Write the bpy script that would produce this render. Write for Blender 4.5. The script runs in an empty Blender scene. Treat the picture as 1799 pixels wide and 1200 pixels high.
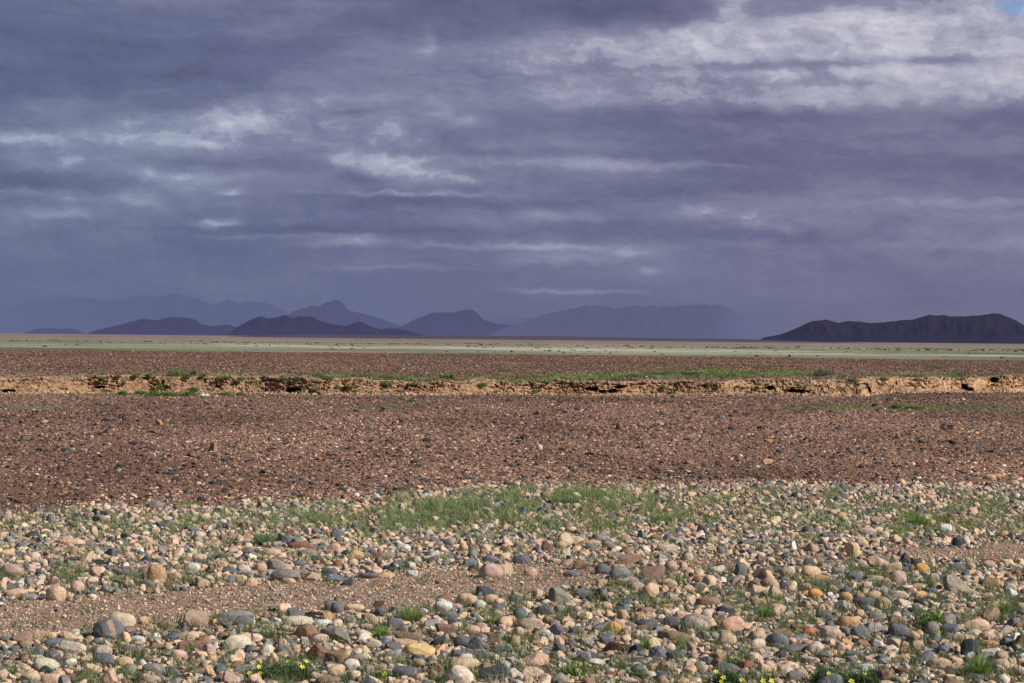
import bpy, math
import numpy as np
from mathutils import Matrix, Vector

rng = np.random.default_rng(7)
scene = bpy.context.scene
COL = scene.collection

# ------------------------------------------------------------------ camera
FPX = 4247.0
CAMH = 1.9
PITCH = 6.0 / FPX
ROLL = math.atan(18.0 / 1799.0)
F_ = np.array([0, math.cos(PITCH), -math.sin(PITCH)])
R0 = np.array([1.0, 0, 0]); U0 = np.cross(R0, F_)
R_ = math.cos(ROLL) * R0 + math.sin(ROLL) * U0
U_ = -math.sin(ROLL) * R0 + math.cos(ROLL) * U0

cd = bpy.data.cameras.new("camera"); cam = bpy.data.objects.new("camera", cd); COL.objects.link(cam)
cd.sensor_width = 36; cd.lens = 36 * FPX / 1799.0; cd.clip_start = 0.1; cd.clip_end = 200000
M = Matrix((( R_[0], U_[0], -F_[0], 0), (R_[1], U_[1], -F_[1], 0), (R_[2], U_[2], -F_[2], CAMH), (0, 0, 0, 1)))
cam.matrix_world = M
scene.camera = cam

def ray(px, py):
    px = np.asarray(px, float); py = np.asarray(py, float)
    d = F_[None] * FPX + R_[None] * (px.reshape(-1, 1) - 899.5) - U_[None] * (py.reshape(-1, 1) - 600.0)
    return d / np.linalg.norm(d, axis=1, keepdims=True)

def project(P):
    q = np.asarray(P, float) - np.array([0, 0, CAMH])
    z = q @ F_
    return 899.5 + FPX * (q @ R_) / z, 600.0 - FPX * (q @ U_) / z

# ------------------------------------------------------------------ noise
def _h(ix, iy, iz, s):
    n = (ix * 374761393 + iy * 668265263 + iz * 2147483647 + s * 974634777) & 0xFFFFFFFF
    n = ((n ^ (n >> 13)) * 1274126177) & 0xFFFFFFFF
    n = ((n ^ (n >> 16)) * 2246822519) & 0xFFFFFFFF
    return ((n ^ (n >> 15)) & 0xFFFFFF) / float(0xFFFFFF)

def vn(x, y, z=0.0, s=0):
    x, y, z = np.broadcast_arrays(np.asarray(x, float), y, z)
    ix = np.floor(x).astype(np.int64); iy = np.floor(y).astype(np.int64); iz = np.floor(z).astype(np.int64)
    fx = x - ix; fy = y - iy; fz = z - iz
    u = fx * fx * (3 - 2 * fx); v = fy * fy * (3 - 2 * fy); w = fz * fz * (3 - 2 * fz)
    def L(a, b, t): return a + (b - a) * t
    g = lambda a, b, c: _h(ix + a, iy + b, iz + c, s)
    return L(L(L(g(0,0,0), g(1,0,0), u), L(g(0,1,0), g(1,1,0), u), v), L(L(g(0,0,1), g(1,0,1), u), L(g(0,1,1), g(1,1,1), u), v), w) * 2 - 1

def fbm(x, y, z=0.0, o=4, s=0):
    a = 0; k = 1.0; t = 0; f = 1.0
    for i in range(o):
        a = a + k * vn(np.asarray(x) * f + 17.3 * i, np.asarray(y) * f - 9.1 * i, np.asarray(z) * f, s + i); t += k; k *= .5; f *= 2.03
    return a / t

def sst(a, b, x):
    t = np.clip((np.asarray(x, float) - a) / (b - a), 0, 1)
    return t * t * (3 - 2 * t)

# ------------------------------------------------------------------ terrain
def bank_y(x):
    x = np.asarray(x, float)
    y = np.interp(x, [-40, -16, -8, 0, 8, 12.2, 13.4, 15, 19, 40], [70, 75, 78.5, 81, 83.5, 84.5, 88.5, 89.5, 92.5, 100])
    return y + 0.9 * vn(x * .33, 0 * x, 3.1, 5) + 0.35 * vn(x * 1.1, 0 * x, 1.7, 6)

def bank_h(x):
    x = np.asarray(x, float)
    h = np.interp(x, [-40, -16, -9, -2, 3, 10, 13, 19, 40], [.5, .50, .52, .43, .44, .52, .55, .66, .7])
    return h + .05 * vn(x * .7, 0 * x, 9.0, 8) + .05 * vn(x * 2.6, 0 * x, 4., 9)

def gz(x, y):
    x = np.asarray(x, float); y = np.asarray(y, float)
    r = np.hypot(x, y)
    z = 0.018 * fbm(x * .22, y * .22, 0, 3, 20) * sst(6, 20, r)
    px = 899.5 + FPX * x / np.maximum(y, 1)
    crest = np.interp(px, [-800, 0, 300, 600, 1000, 1799, 2600], [26.6, 26.6, 27.6, 29, 31, 31.5, 31.5])
    z = z + 0.07 * np.exp(-((r - crest + 1.5) / 2.6) ** 2)
    z = z + 0.03 * vn(x * .12, y * .08, 0, 33) * sst(34, 45, r)
    yb = bank_y(x); h = bank_h(x)
    up = sst(.35, 1.3, y - yb)
    plate = .60 + .08 * vn(x * .02, y * .015, 0, 40) * sst(0, 40, y - yb)
    ht = h + (plate - h) * sst(2, 16, y - yb)
    z = z * (1 - up) + up * (ht + .03 * vn(x * .3, y * .12, 0, 41))
    # small gravel rise in front of the right hand end of the bank
    z = z + .12 * np.exp(-((y - 86.) / 2.2) ** 2) * sst(13.6, 16, x) * (1 - up)
    z = np.where(r > 400, z * 0 + .60 + (z - .60) * (1 - sst(400, 900, r)), z)
    return z

def hit(px, py):
    d = ray(px, py); z = np.zeros(len(d))
    for _ in range(12):
        t = (z - CAMH) / d[:, 2]
        P = np.array([0, 0, CAMH]) + d * t[:, None]
        z = .5 * z + .5 * gz(P[:, 0], P[:, 1])
    t = (z - CAMH) / d[:, 2]
    P = np.array([0, 0, CAMH]) + d * t[:, None]
    P[:, 2] = gz(P[:, 0], P[:, 1])
    return P

# ------------------------------------------------------------------ mesh helpers
def tri_mesh(name, V, T, tint=None, tint2=None, smooth=True):
    me = bpy.data.meshes.new(name)
    V = np.ascontiguousarray(V, np.float32); T = np.ascontiguousarray(T, np.int32)
    k = T.shape[1]
    me.vertices.add(len(V)); me.vertices.foreach_set("co", V.ravel())
    me.loops.add(T.size); me.loops.foreach_set("vertex_index", T.ravel())
    me.polygons.add(len(T)); me.polygons.foreach_set("loop_start", np.arange(0, T.size, k, dtype=np.int32))
    me.update(calc_edges=True)
    me.polygons.foreach_set("use_smooth", np.full(len(T), bool(smooth)))
    for nm, c in (("tint", tint), ("tint2", tint2)):
        if c is None: continue
        c = np.asarray(c, np.float32)
        if c.shape[1] == 3: c = np.concatenate([c, np.ones((len(c), 1), np.float32)], 1)
        a = me.attributes.new(nm, 'FLOAT_COLOR', 'POINT'); a.data.foreach_set("color", c.ravel())
    me.update()
    return me

def link(name, me, mat=None, parent=None, loc=None):
    o = bpy.data.objects.new(name, me); COL.objects.link(o)
    if mat is not None and me is not None and not me.materials: me.materials.append(mat)
    if parent is not None: o.parent = parent
    if loc is not None: o.location = loc
    return o

def tag(o, label, cat, group=None, kind=None):
    o['label'] = label; o['category'] = cat
    if group: o['group'] = group
    if kind: o['kind'] = kind
    return o

def grid_faces(nr, nc):
    i = np.arange(nr - 1)[:, None] * nc + np.arange(nc - 1)[None]
    return np.stack([i, i + 1, i + nc + 1, i + nc], -1).reshape(-1, 4)

# ------------------------------------------------------------------ materials
def new_mat(name):
    m = bpy.data.materials.new(name); m.use_nodes = True
    nt = m.node_tree; nt.nodes.clear()
    return m, nt

class NT:
    """tiny helper to write node graphs"""
    def __init__(s, nt): s.nt = nt
    def n(s, t, **kw):
        nd = s.nt.nodes.new(t)
        for k, v in kw.items(): setattr(nd, k, v)
        return nd
    def _in(s, sock, v):
        if isinstance(v, bpy.types.NodeSocket): s.nt.links.new(v, sock)
        elif v is not None: sock.default_value = v
    def m(s, op, a, b=None, c=None, clamp=False):
        nd = s.n('ShaderNodeMath', operation=op); nd.use_clamp = clamp
        s._in(nd.inputs[0], a)
        if b is not None: s._in(nd.inputs[1], b)
        if c is not None: s._in(nd.inputs[2], c)
        return nd.outputs[0]
    def v(s, op, a, b=None, out=0):
        nd = s.n('ShaderNodeVectorMath', operation=op)
        s._in(nd.inputs[0], a)
        if b is not None: s._in(nd.inputs[1], b)
        return nd.outputs[out]
    def scale(s, a, f):
        nd = s.n('ShaderNodeVectorMath', operation='SCALE'); s._in(nd.inputs[0], a); s._in(nd.inputs[3], f); return nd.outputs[0]
    def noise(s, vec, scale, detail=4, rough=.5, dist=0, col=False):
        nd = s.n('ShaderNodeTexNoise'); s._in(nd.inputs['Vector'], vec)
        nd.inputs['Scale'].default_value = scale; nd.inputs['Detail'].default_value = detail
        nd.inputs['Roughness'].default_value = rough; nd.inputs['Distortion'].default_value = dist
        return nd.outputs[1 if col else 0]
    def mr(s, x, a, b, c=0., d=1., smooth=False):
        nd = s.n('ShaderNodeMapRange'); nd.interpolation_type = 'SMOOTHSTEP' if smooth else 'LINEAR'
        s._in(nd.inputs[0], x)
        for i, q in zip((1, 2, 3, 4), (a, b, c, d)): s._in(nd.inputs[i], q)
        return nd.outputs[0]
    def mix(s, f, a, b, mode='MIX'):
        nd = s.n('ShaderNodeMix', data_type='RGBA', blend_type=mode)
        s._in(nd.inputs[0], f)
        for i, q in ((6, a), (7, b)):
            if isinstance(q, (tuple, list)): q = tuple(q) + (1,) * (4 - len(q))
            s._in(nd.inputs[i], q)
        return nd.outputs[2]
    def ramp(s, x, stops):
        nd = s.n('ShaderNodeValToRGB'); e = nd.color_ramp.elements
        while len(e) < len(stops): e.new(.5)
        for q, (p, c) in zip(e, stops): q.position = p; q.color = tuple(c) + (1,)
        s._in(nd.inputs[0], x); return nd.outputs[0]
    def attr(s, name, out='Color'):
        nd = s.n('ShaderNodeAttribute', attribute_name=name); return nd.outputs[out]
    def bump(s, h, strength, dist):
        nd = s.n('ShaderNodeBump'); nd.inputs['Strength'].default_value = strength; nd.inputs['Distance'].default_value = dist
        s._in(nd.inputs['Height'], h); return nd.outputs[0]
    def bsdf(s, col, rough=.9, normal=None, spec=.25):
        b = s.n('ShaderNodeBsdfPrincipled'); s._in(b.inputs['Base Color'], col if not isinstance(col, tuple) else tuple(col) + (1,))
        s._in(b.inputs['Roughness'], rough); b.inputs['Specular IOR Level'].default_value = spec
        if normal is not None: s._in(b.inputs['Normal'], normal)
        return b.outputs[0]
    def out(s, sh):
        o = s.n('ShaderNodeOutputMaterial'); s.nt.links.new(sh, o.inputs[0])

def srgb(r, g, b):
    f = lambda c: c / 12.92 if c <= .04045 else ((c + .055) / 1.055) ** 2.4
    return (f(r / 255), f(g / 255), f(b / 255))

def stone_material():
    m, nt = new_mat("stone"); N = NT(nt)
    geo = N.n('ShaderNodeNewGeometry'); P = geo.outputs['Position']
    t1 = N.attr("tint"); t2 = N.attr("tint2"); amt = N.attr("tint2", 'Alpha')
    n1 = N.noise(P, 9, 4, .62, .6)
    msk = N.mr(N.m('ADD', n1, N.m('MULTIPLY', N.m('SUBTRACT', amt, .5), .9)), .50, .60, 0, 1, True)
    c = N.mix(msk, t1, t2)
    n2 = N.noise(P, 55, 5, .7)
    c = N.mix(1.0, c, N.ramp(n2, [(.25, (.58, .57, .56)), (.5, (1, 1, 1)), (.75, (1.34, 1.31, 1.26))]), 'MULTIPLY')
    n3 = N.noise(P, 260, 2, .6)
    c = N.mix(N.mr(n3, .60, .72, 0, .45), c, (.05, .045, .04))
    vo = N.n('ShaderNodeTexVoronoi', feature='DISTANCE_TO_EDGE'); nt.links.new(P, vo.inputs['Vector']); vo.inputs['Scale'].default_value = 17
    cr = N.mr(vo.outputs[0], 0, .03, .80, 1)
    c = N.mix(1.0, c, N.mix(cr, (0, 0, 0), (1, 1, 1)), 'MULTIPLY')
    # dust caught low on each stone and bleached tops
    h = N.m('ADD', N.m('MULTIPLY', N.noise(P, 24, 5, .65), 1.0), N.m('MULTIPLY', n2, .5))
    N.out(N.bsdf(c, .82, N.bump(h, .55, .02), .22))
    return m

def gravel_material():
    m, nt = new_mat("gravel stone"); N = NT(nt)
    geo = N.n('ShaderNodeNewGeometry'); P = geo.outputs['Position']
    c = N.mix(1.0, N.attr("tint"), N.ramp(N.noise(P, 30, 3, .6), [(.3, (.7, .7, .7)), (.7, (1.3, 1.27, 1.22))]), 'MULTIPLY')
    N.out(N.bsdf(c, .85, None, .2)); return m

def ground_material():
    m, nt = new_mat("desert ground"); N = NT(nt)
    geo = N.n('ShaderNodeNewGeometry'); P = geo.outputs['Position']
    r = N.v('LENGTH', P, out=1)
    c = N.attr("tint")
    near = N.mr(r, 25, 70, 1, 0)
    g1 = N.noise(P, 60, 4, .75)
    speck = N.ramp(g1, [(.34, (.45, .42, .40)), (.46, (.9, .88, .86)), (.56, (1.1, 1.08, 1.05)), (.68, (1.6, 1.5, 1.42))])
    c1 = N.mix(near, c, N.mix(1.0, c, speck, 'MULTIPLY'))
    g2 = N.noise(P, 5, 6, .7)
    c1 = N.mix(1.0, c1, N.ramp(g2, [(.3, (.74, .74, .74)), (.5, (1, 1, 1)), (.7, (1.25, 1.22, 1.18))]), 'MULTIPLY')
    # far plain: patches of pale grass, bare soil and scrub drawn by large scale noise
    g3 = N.noise(P, .035, 6, .72)
    far = N.mr(r, 120, 200, 0, 1)
    c1 = N.mix(far, c1, N.mix(1.0, c1, N.ramp(g3, [(.38, (.50, .52, .46)), (.46, (.92, .93, .90)), (.54, (1.06, 1.05, 1.04)), (.62, (1.40, 1.37, 1.36))]), 'MULTIPLY'))
    g4 = N.noise(P, .006, 5, .65)
    c1 = N.mix(N.m('MULTIPLY', far, .8), c1, N.mix(1.0, c1, N.ramp(g4, [(.38, (.66, .66, .62)), (.62, (1.28, 1.25, 1.24))]), 'MULTIPLY'))
    h = N.m('ADD', g1, N.m('MULTIPLY', N.noise(P, 18, 4, .7), 1.5))
    nb = N.bump(N.m('MULTIPLY', h, near), .9, .02)
    sh = N.bsdf(c1, .95, nb, .1)
    em = N.n('ShaderNodeEmission'); em.inputs[0].default_value = srgb(112, 112, 145) + (1,)  # distance haze painted as a faint glow over the far ground
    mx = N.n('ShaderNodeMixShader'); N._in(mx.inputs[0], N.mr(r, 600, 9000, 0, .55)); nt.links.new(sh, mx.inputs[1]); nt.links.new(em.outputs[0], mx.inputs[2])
    N.out(mx.outputs[0]); return m

def bank_material():
    m, nt = new_mat("clay bank"); N = NT(nt)
    geo = N.n('ShaderNodeNewGeometry'); P = geo.outputs['Position']
    c = N.attr("tint")
    sc = N.v('MULTIPLY', P, (1, 1, 3.2))
    c = N.mix(1.0, c, N.ramp(N.noise(sc, 5, 6, .75), [(.3, (.55, .5, .46)), (.5, (1, 1, 1)), (.68, (1.25, 1.22, 1.18))]), 'MULTIPLY')
    N.out(N.bsdf(c, .95, N.bump(N.noise(sc, 12, 5, .8), 1.0, .06), .1)); return m

def leaf_material():
    m, nt = new_mat("leaf"); N = NT(nt)
    c = N.attr("tint")
    d = N.bsdf(c, .6, None, .2)
    t = N.n('ShaderNodeBsdfTranslucent'); N._in(t.inputs[0], N.mix(1.0, c, (1.2, 1.25, .7), 'MULTIPLY'))
    mx = N.n('ShaderNodeMixShader'); mx.inputs[0].default_value = .25
    nt.links.new(d, mx.inputs[1]); nt.links.new(t.outputs[0], mx.inputs[2]); N.out(mx.outputs[0]); return m

def plain_mat(name, col, rough=.7):
    m, nt = new_mat(name); N = NT(nt)
    geo = N.n('ShaderNodeNewGeometry')
    c = N.mix(1.0, tuple(col), N.ramp(N.noise(geo.outputs['Position'], 40, 4), [(.3, (.75,) * 3), (.7, (1.2,) * 3)]), 'MULTIPLY')
    N.out(N.bsdf(c, rough)); return m

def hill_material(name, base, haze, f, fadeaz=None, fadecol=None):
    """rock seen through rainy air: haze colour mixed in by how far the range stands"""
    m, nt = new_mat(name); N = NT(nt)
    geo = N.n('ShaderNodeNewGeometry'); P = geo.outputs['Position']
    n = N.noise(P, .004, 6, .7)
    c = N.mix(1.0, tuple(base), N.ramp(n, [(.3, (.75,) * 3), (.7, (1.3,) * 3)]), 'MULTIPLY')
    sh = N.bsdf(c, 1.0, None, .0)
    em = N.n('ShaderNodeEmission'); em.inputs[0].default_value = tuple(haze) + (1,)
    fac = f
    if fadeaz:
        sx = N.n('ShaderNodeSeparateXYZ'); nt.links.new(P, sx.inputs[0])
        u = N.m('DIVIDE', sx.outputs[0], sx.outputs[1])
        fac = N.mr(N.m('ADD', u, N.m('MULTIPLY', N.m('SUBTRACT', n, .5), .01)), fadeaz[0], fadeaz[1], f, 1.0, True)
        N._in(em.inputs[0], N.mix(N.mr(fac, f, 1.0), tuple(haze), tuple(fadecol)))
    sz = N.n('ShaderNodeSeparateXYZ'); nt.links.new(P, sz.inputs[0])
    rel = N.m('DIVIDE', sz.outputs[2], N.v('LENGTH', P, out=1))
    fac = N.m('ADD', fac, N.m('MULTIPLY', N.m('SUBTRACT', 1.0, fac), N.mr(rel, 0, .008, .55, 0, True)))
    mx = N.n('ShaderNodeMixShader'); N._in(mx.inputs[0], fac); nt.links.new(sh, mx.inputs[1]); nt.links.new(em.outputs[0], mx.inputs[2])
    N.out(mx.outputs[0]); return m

MAT_STONE = stone_material(); MAT_GRAVEL = gravel_material(); MAT_GROUND = ground_material()
MAT_BANK = bank_material(); MAT_LEAF = leaf_material()

# ------------------------------------------------------------------ sky and sun
SUN_EL = math.radians(33); SUN_DIR = np.array([.90, -.436])  # horizontal direction towards the sun
SUN_AZ = math.atan2(SUN_DIR[0], SUN_DIR[1])                 # from +Y towards +X
sd = bpy.data.lights.new("sun", 'SUN'); sd.energy = 5.0; sd.angle = math.radians(.6); sd.color = (1, .95, .87)
so = bpy.data.objects.new("sun", sd); COL.objects.link(so)
sv = Vector((math.sin(SUN_AZ) * math.cos(SUN_EL), math.cos(SUN_AZ) * math.cos(SUN_EL), math.sin(SUN_EL)))
so.rotation_euler = sv.to_track_quat('Z', 'Y').to_euler(); so.location = (20, -20, 30)

w = bpy.data.worlds.new("World"); scene.world = w; w.use_nodes = True
nt = w.node_tree; nt.nodes.clear(); N = NT(nt)
tc = N.n('ShaderNodeTexCoord'); D = N.v('NORMALIZE', tc.outputs['Generated'])
sx = N.n('ShaderNodeSeparateXYZ'); nt.links.new(D, sx.inputs[0])
az = N.m('MULTIPLY', N.m('ARCTAN2', sx.outputs[0], sx.outputs[1]), 4.247)
el = N.m('MULTIPLY', N.m('ARCSINE', sx.outputs[2]), 4.247)
cb = N.n('ShaderNodeCombineXYZ'); nt.links.new(az, cb.inputs[0]); nt.links.new(el, cb.inputs[1])
Q0 = cb.outputs[0]
# drift of the cloud edges
w1 = N.v('SUBTRACT', N.noise(N.v('MULTIPLY', Q0, (1, 1.8, 1)), 3.2, 3, .55, col=True), (.5, .5, .5))
w2 = N.v('SUBTRACT', N.noise(N.v('MULTIPLY', Q0, (1, 1.8, 1)), 16, 5, .62, col=True), (.5, .5, .5))
Q = N.v('ADD', Q0, N.v('MULTIPLY', w1, (.12, .032, 0)))
Q = N.v('ADD', Q, N.v('MULTIPLY', w2, (.055, .028, 0)))
nL = N.noise(N.v('MULTIPLY', Q, (1, 4.6, 1)), 2.0, 5, .55)        # broad strata
nM = N.noise(N.v('MULTIPLY', Q, (1, 3.0, 1)), 6.5, 6, .58)        # streaks
nS = N.noise(N.v('MULTIPLY', Q, (1, 1.6, 1)), 8.5, 7, .60)         # billows
BLOBS = [ # px, py, rx, ry, amp   (soft cloud masses, in direction units)
 (1520,66,270,52,.55),(1440,48,70,30,.75),(1560,40,60,22,.4),(1296,22,22,34,.50),(1700,50,160,60,.42),(1180,66,110,24,.34),(1120,96,140,20,.26),(1270,80,200,18,.30),(1420,88,160,16,.35),
 (1730,140,130,26,.42),(1790,165,90,18,.45),(1545,120,46,13,.75),(1600,136,40,12,.45),(1378,128,26,12,.6),(1500,165,190,14,.30),(1440,150,60,10,.2),
 (1230,170,110,14,.28),(1100,150,200,34,.26),(1650,178,170,10,.25),(1790,30,60,40,.3),(1400,110,400,90,.24),
 (448,194,34,13,.50),(405,220,40,12,.48),(395,205,60,20,.2),(280,241,60,9,.55),(350,252,44,7,.42),(560,200,150,44,.22),(550,170,60,8,.18),(25,243,40,8,.50),(150,283,18,9,.30),(60,250,60,14,.2),
 (165,232,26,9,.22),(255,212,60,10,.26),(375,193,12,5,.3),(660,286,70,13,.66),(600,276,20,9,.50),(700,300,60,10,.3),(795,313,40,6,.48),(710,341,110,4,.40),(678,228,20,12,.42),(715,246,26,8,.38),(812,214,24,7,.30),(765,203,20,7,.2),
 (272,309,12,6,.55),(332,315,34,7,.50),(300,330,60,8,.25),(235,350,30,8,.42),(250,362,30,6,.25),(385,393,26,6,.66),(400,342,12,4,.4),(75,378,50,8,.36),(60,340,60,6,.2),(110,350,16,4,.25),(745,70,12,20,.25),(752,84,8,6,.3),
 (520,415,130,5,.26),(635,425,40,7,.42),(560,430,60,6,.2),(850,433,160,4,.22),(700,470,120,4,.18),(960,436,110,4,.30),(995,510,100,3.5,.30),(1000,452,80,6,.26),(1110,446,30,6,.40),(1145,476,12,4,.3),(950,462,60,4,.16),
 (1214,370,24,8,.60),(1305,386,28,8,.50),(1340,402,50,6,.32),(1225,384,50,10,.15),(985,376,50,6,.22),(1010,384,60,5,.2),(1080,292,160,5,.22),(900,283,180,6,.20),(1230,290,60,4,.14),(520,95,140,18,.14),(640,120,100,10,.10),
 (1700,355,120,5,.18),(1740,362,80,4,.2),(1600,432,150,5,.12),(1250,60,90,30,.20),(1200,50,60,20,.12),(900,110,120,30,.10),(1250,212,120,6,.14),(1600,225,140,6,.12),
 (350,240,380,70,.20),(700,270,320,80,.12),(1000,470,520,60,.09),(1500,400,420,60,.09),(100,380,260,70,.12),(400,500,500,60,.06),
 (250,520,600,110,-.26),(1300,560,500,70,-.10),(150,150,330,36,-.34),(40,60,140,70,-.16),(1080,16,150,24,-.55),(1190,30,60,26,-.30),(1400,24,70,22,-.50),(1480,10,60,16,-.3),(480,290,150,15,-.30),(150,322,220,12,-.30),(560,282,50,12,-.25),
 (1470,108,190,9,-.62),(1340,118,90,8,-.3),(1640,106,110,8,-.35),(1300,142,120,10,-.25),(1470,145,60,8,-.25),(1400,205,380,22,-.22),(1500,280,330,36,-.22),(700,20,200,22,-.14),(950,215,200,22,-.16),(800,240,90,14,-.16),
 (850,412,300,8,-.20),(560,406,190,5,-.16),(1180,330,140,16,-.14),(1150,402,150,12,-.12),(625,197,26,6,-.36),(622,306,32,10,-.34),(280,88,240,24,-.10),(1000,268,220,6,-.10),(700,355,200,6,-.14),(1080,270,120,5,-.1)]
def dirpx(px, py):
    d = ray([px], [py])[0]; return math.atan2(d[0], d[1]) * 4.247, math.asin(d[2]) * 4.247
F = None
for (px, py, rx, ry, a) in BLOBS:
    u, v_ = dirpx(px, py)
    q = N.v('MULTIPLY', N.v('SUBTRACT', Q, (u, v_, 0)), (1000 / rx / 1.25, 1000 / ry / 1.25, 0))
    g = N.m('EXPONENT', N.m('MULTIPLY', N.v('DOT_PRODUCT', q, q, out=1), -1.0))
    F = N.m('MULTIPLY', g, a) if F is None else N.m('MULTIPLY_ADD', g, a, F)
pos = N.m('SUBTRACT', 1.0, N.m('EXPONENT', N.m('MULTIPLY', N.m('MAXIMUM', F, 0.0), -1.35))); neg = N.m('MINIMUM', F, 0.0)
Qs = N.v('MULTIPLY', Q, (1, 1.6, 1))
nS2 = N.noise(N.v('ADD', Qs, (.016, .030, 0)), 8.5, 7, .60)
nF = N.noise(N.v('MULTIPLY', Q, (1, 1.9, 1)), 27, 6, .66)
nF2 = N.noise(N.v('ADD', N.v('MULTIPLY', Q, (1, 1.9, 1)), (.005, .010, 0)), 27, 6, .66)
relief = N.m('ADD', N.m('SUBTRACT', nS, nS2), N.m('MULTIPLY', N.m('SUBTRACT', nF, nF2), .55))
lowfade = N.mr(el, .02, .26, .22, 1.0, True)
nU = N.noise(N.v('MULTIPLY', Q0, (1, 3.2, 1)), 1.3, 3, .5)
var = N.m('ADD', N.m('MULTIPLY', N.m('SUBTRACT', nL, .5), .64), N.m('MULTIPLY', N.m('SUBTRACT', nM, .5), .22))
var = N.m('MULTIPLY_ADD', N.m('SUBTRACT', nF, .5), .07, var)
var = N.m('MULTIPLY_ADD', relief, N.m('MULTIPLY_ADD', pos, .22, .16), var)
var = N.m('MULTIPLY_ADD', N.m('SUBTRACT', nU, .5), .25, var)
Lm = N.m('MULTIPLY_ADD', var, lowfade, .355)
bil = N.mr(N.m('ADD', N.m('MULTIPLY', nS, .75), N.m('MULTIPLY', nF, .25)), .30, .70, .68, 1.12, True)
Lm = N.m('MULTIPLY_ADD', N.m('MULTIPLY', pos, bil), .52, Lm)
crisp = N.mr(N.m('ADD', pos, N.m('ADD', N.m('MULTIPLY', N.m('SUBTRACT', nS, .5), 1.3), N.m('MULTIPLY', N.m('SUBTRACT', nF, .5), .9))), .46, .56, 0, 1, True)
Lm = N.m('MULTIPLY_ADD', N.m('MULTIPLY', crisp, lowfade), .06, Lm)
Lm = N.m('MULTIPLY_ADD', neg, .30, Lm)
cc = N.ramp(Lm, [(0, srgb(78, 80, 106)), (.16, srgb(91, 94, 123)), (.32, srgb(107, 110, 140)), (.5, srgb(132, 134, 160)), (.72, srgb(165, 167, 187)), (.95, srgb(205, 206, 217)), (1.0, srgb(212, 212, 220))])
tintx = N.mr(N.m('ADD', az, N.m('MULTIPLY', el, .5)), -.9, .9, 0, 1, True)
cc = N.mix(1.0, cc, N.mix(tintx, (.90, 1.0, 1.02), (1.02, 1.0, .995)), 'MULTIPLY')
# a small gap of blue high on the right
ub, vb = dirpx(1775, 10)
qb = N.v('MULTIPLY', N.v('SUBTRACT', Q, (ub, vb, 0)), (1000 / 45, 1000 / 22, 0))
gap = N.mr(N.m('ADD', N.m('EXPONENT', N.m('MULTIPLY', N.v('DOT_PRODUCT', qb, qb, out=1), -1.)), N.m('MULTIPLY', N.m('SUBTRACT', nF, .5), 1.6)), .30, .95, 0, .75, True)
cc = N.mix(gap, cc, srgb(112, 150, 198))
# the storm covers the half of the sky in front; open sky behind the camera
sky = N.n('ShaderNodeTexSky', sky_type='NISHITA'); sky.sun_disc = False; sky.sun_elevation = SUN_EL; sky.sun_rotation = SUN_AZ
back = N.mr(N.v('DOT_PRODUCT', D, (0, .75, -.66), out=1), -.15, .25, 0, 1, True)
bg1 = N.n('ShaderNodeBackground'); N._in(bg1.inputs[0], sky.outputs[0]); bg1.inputs[1].default_value = .06
bg2 = N.n('ShaderNodeBackground'); N._in(bg2.inputs[0], cc); bg2.inputs[1].default_value = 1.0
mx = N.n('ShaderNodeMixShader'); N._in(mx.inputs[0], back); nt.links.new(bg1.outputs[0], mx.inputs[1]); nt.links.new(bg2.outputs[0], mx.inputs[2])
wo = N.n('ShaderNodeOutputWorld'); nt.links.new(mx.outputs[0], wo.inputs[0])
w.cycles.sampling_method = 'MANUAL'; w.cycles.sample_map_resolution = 512

scene.view_settings.view_transform = 'Standard'; scene.view_settings.look = 'None'
scene.view_settings.exposure = 0; scene.view_settings.gamma = 1

# ------------------------------------------------------------------ layout of the ground (worked out from the photograph, kept as world positions)
def ell(px, py, cx, cy, rx, ry):
    return np.exp(-(((px - cx) / rx) ** 2 + ((py - cy) / ry) ** 2))

def track_mask(px, py):
    """bare fine gravel: the sandy track between the two belts of cobbles"""
    wv = 9 * vn(px / 70, py / 22, 0, 60) + 5 * vn(px / 24, py / 9, 0, 61)
    up = np.interp(px, [0, 100, 200, 400, 600, 750, 900, 1000, 1150], [1056, 1055, 1043, 1029, 1022, 1002, 990, 990, 998])
    lo = np.interp(px, [0, 150, 300, 500, 700, 800, 900, 1000, 1150], [1130, 1114, 1098, 1083, 1072, 1060, 1052, 1034, 1010])
    a = sst(-5, 5, py + wv - up) * sst(-5, 5, lo - py - wv)
    a = a * sst(1180, 1040, px)
    b = sst(-5, 5, py + wv - 955) * sst(-5, 5, 986 - py - wv) * sst(1500, 1600, px)
    c = ell(px, py, 1240, 992, 110, 13) + ell(px, py, 1440, 985, 60, 10)
    return np.clip(a + b + np.where(c > .35, c, 0), 0, 1)

def crest_py(px):
    return np.interp(px, [-900, 0, 300, 600, 800, 1000, 1400, 1799, 2600], [905, 905, 893, 880, 866, 857, 855, 850, 850]) + 5 * vn(px / 40., 0, 0, 70) + 3 * vn(px / 13., 0, 0, 71)

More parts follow.
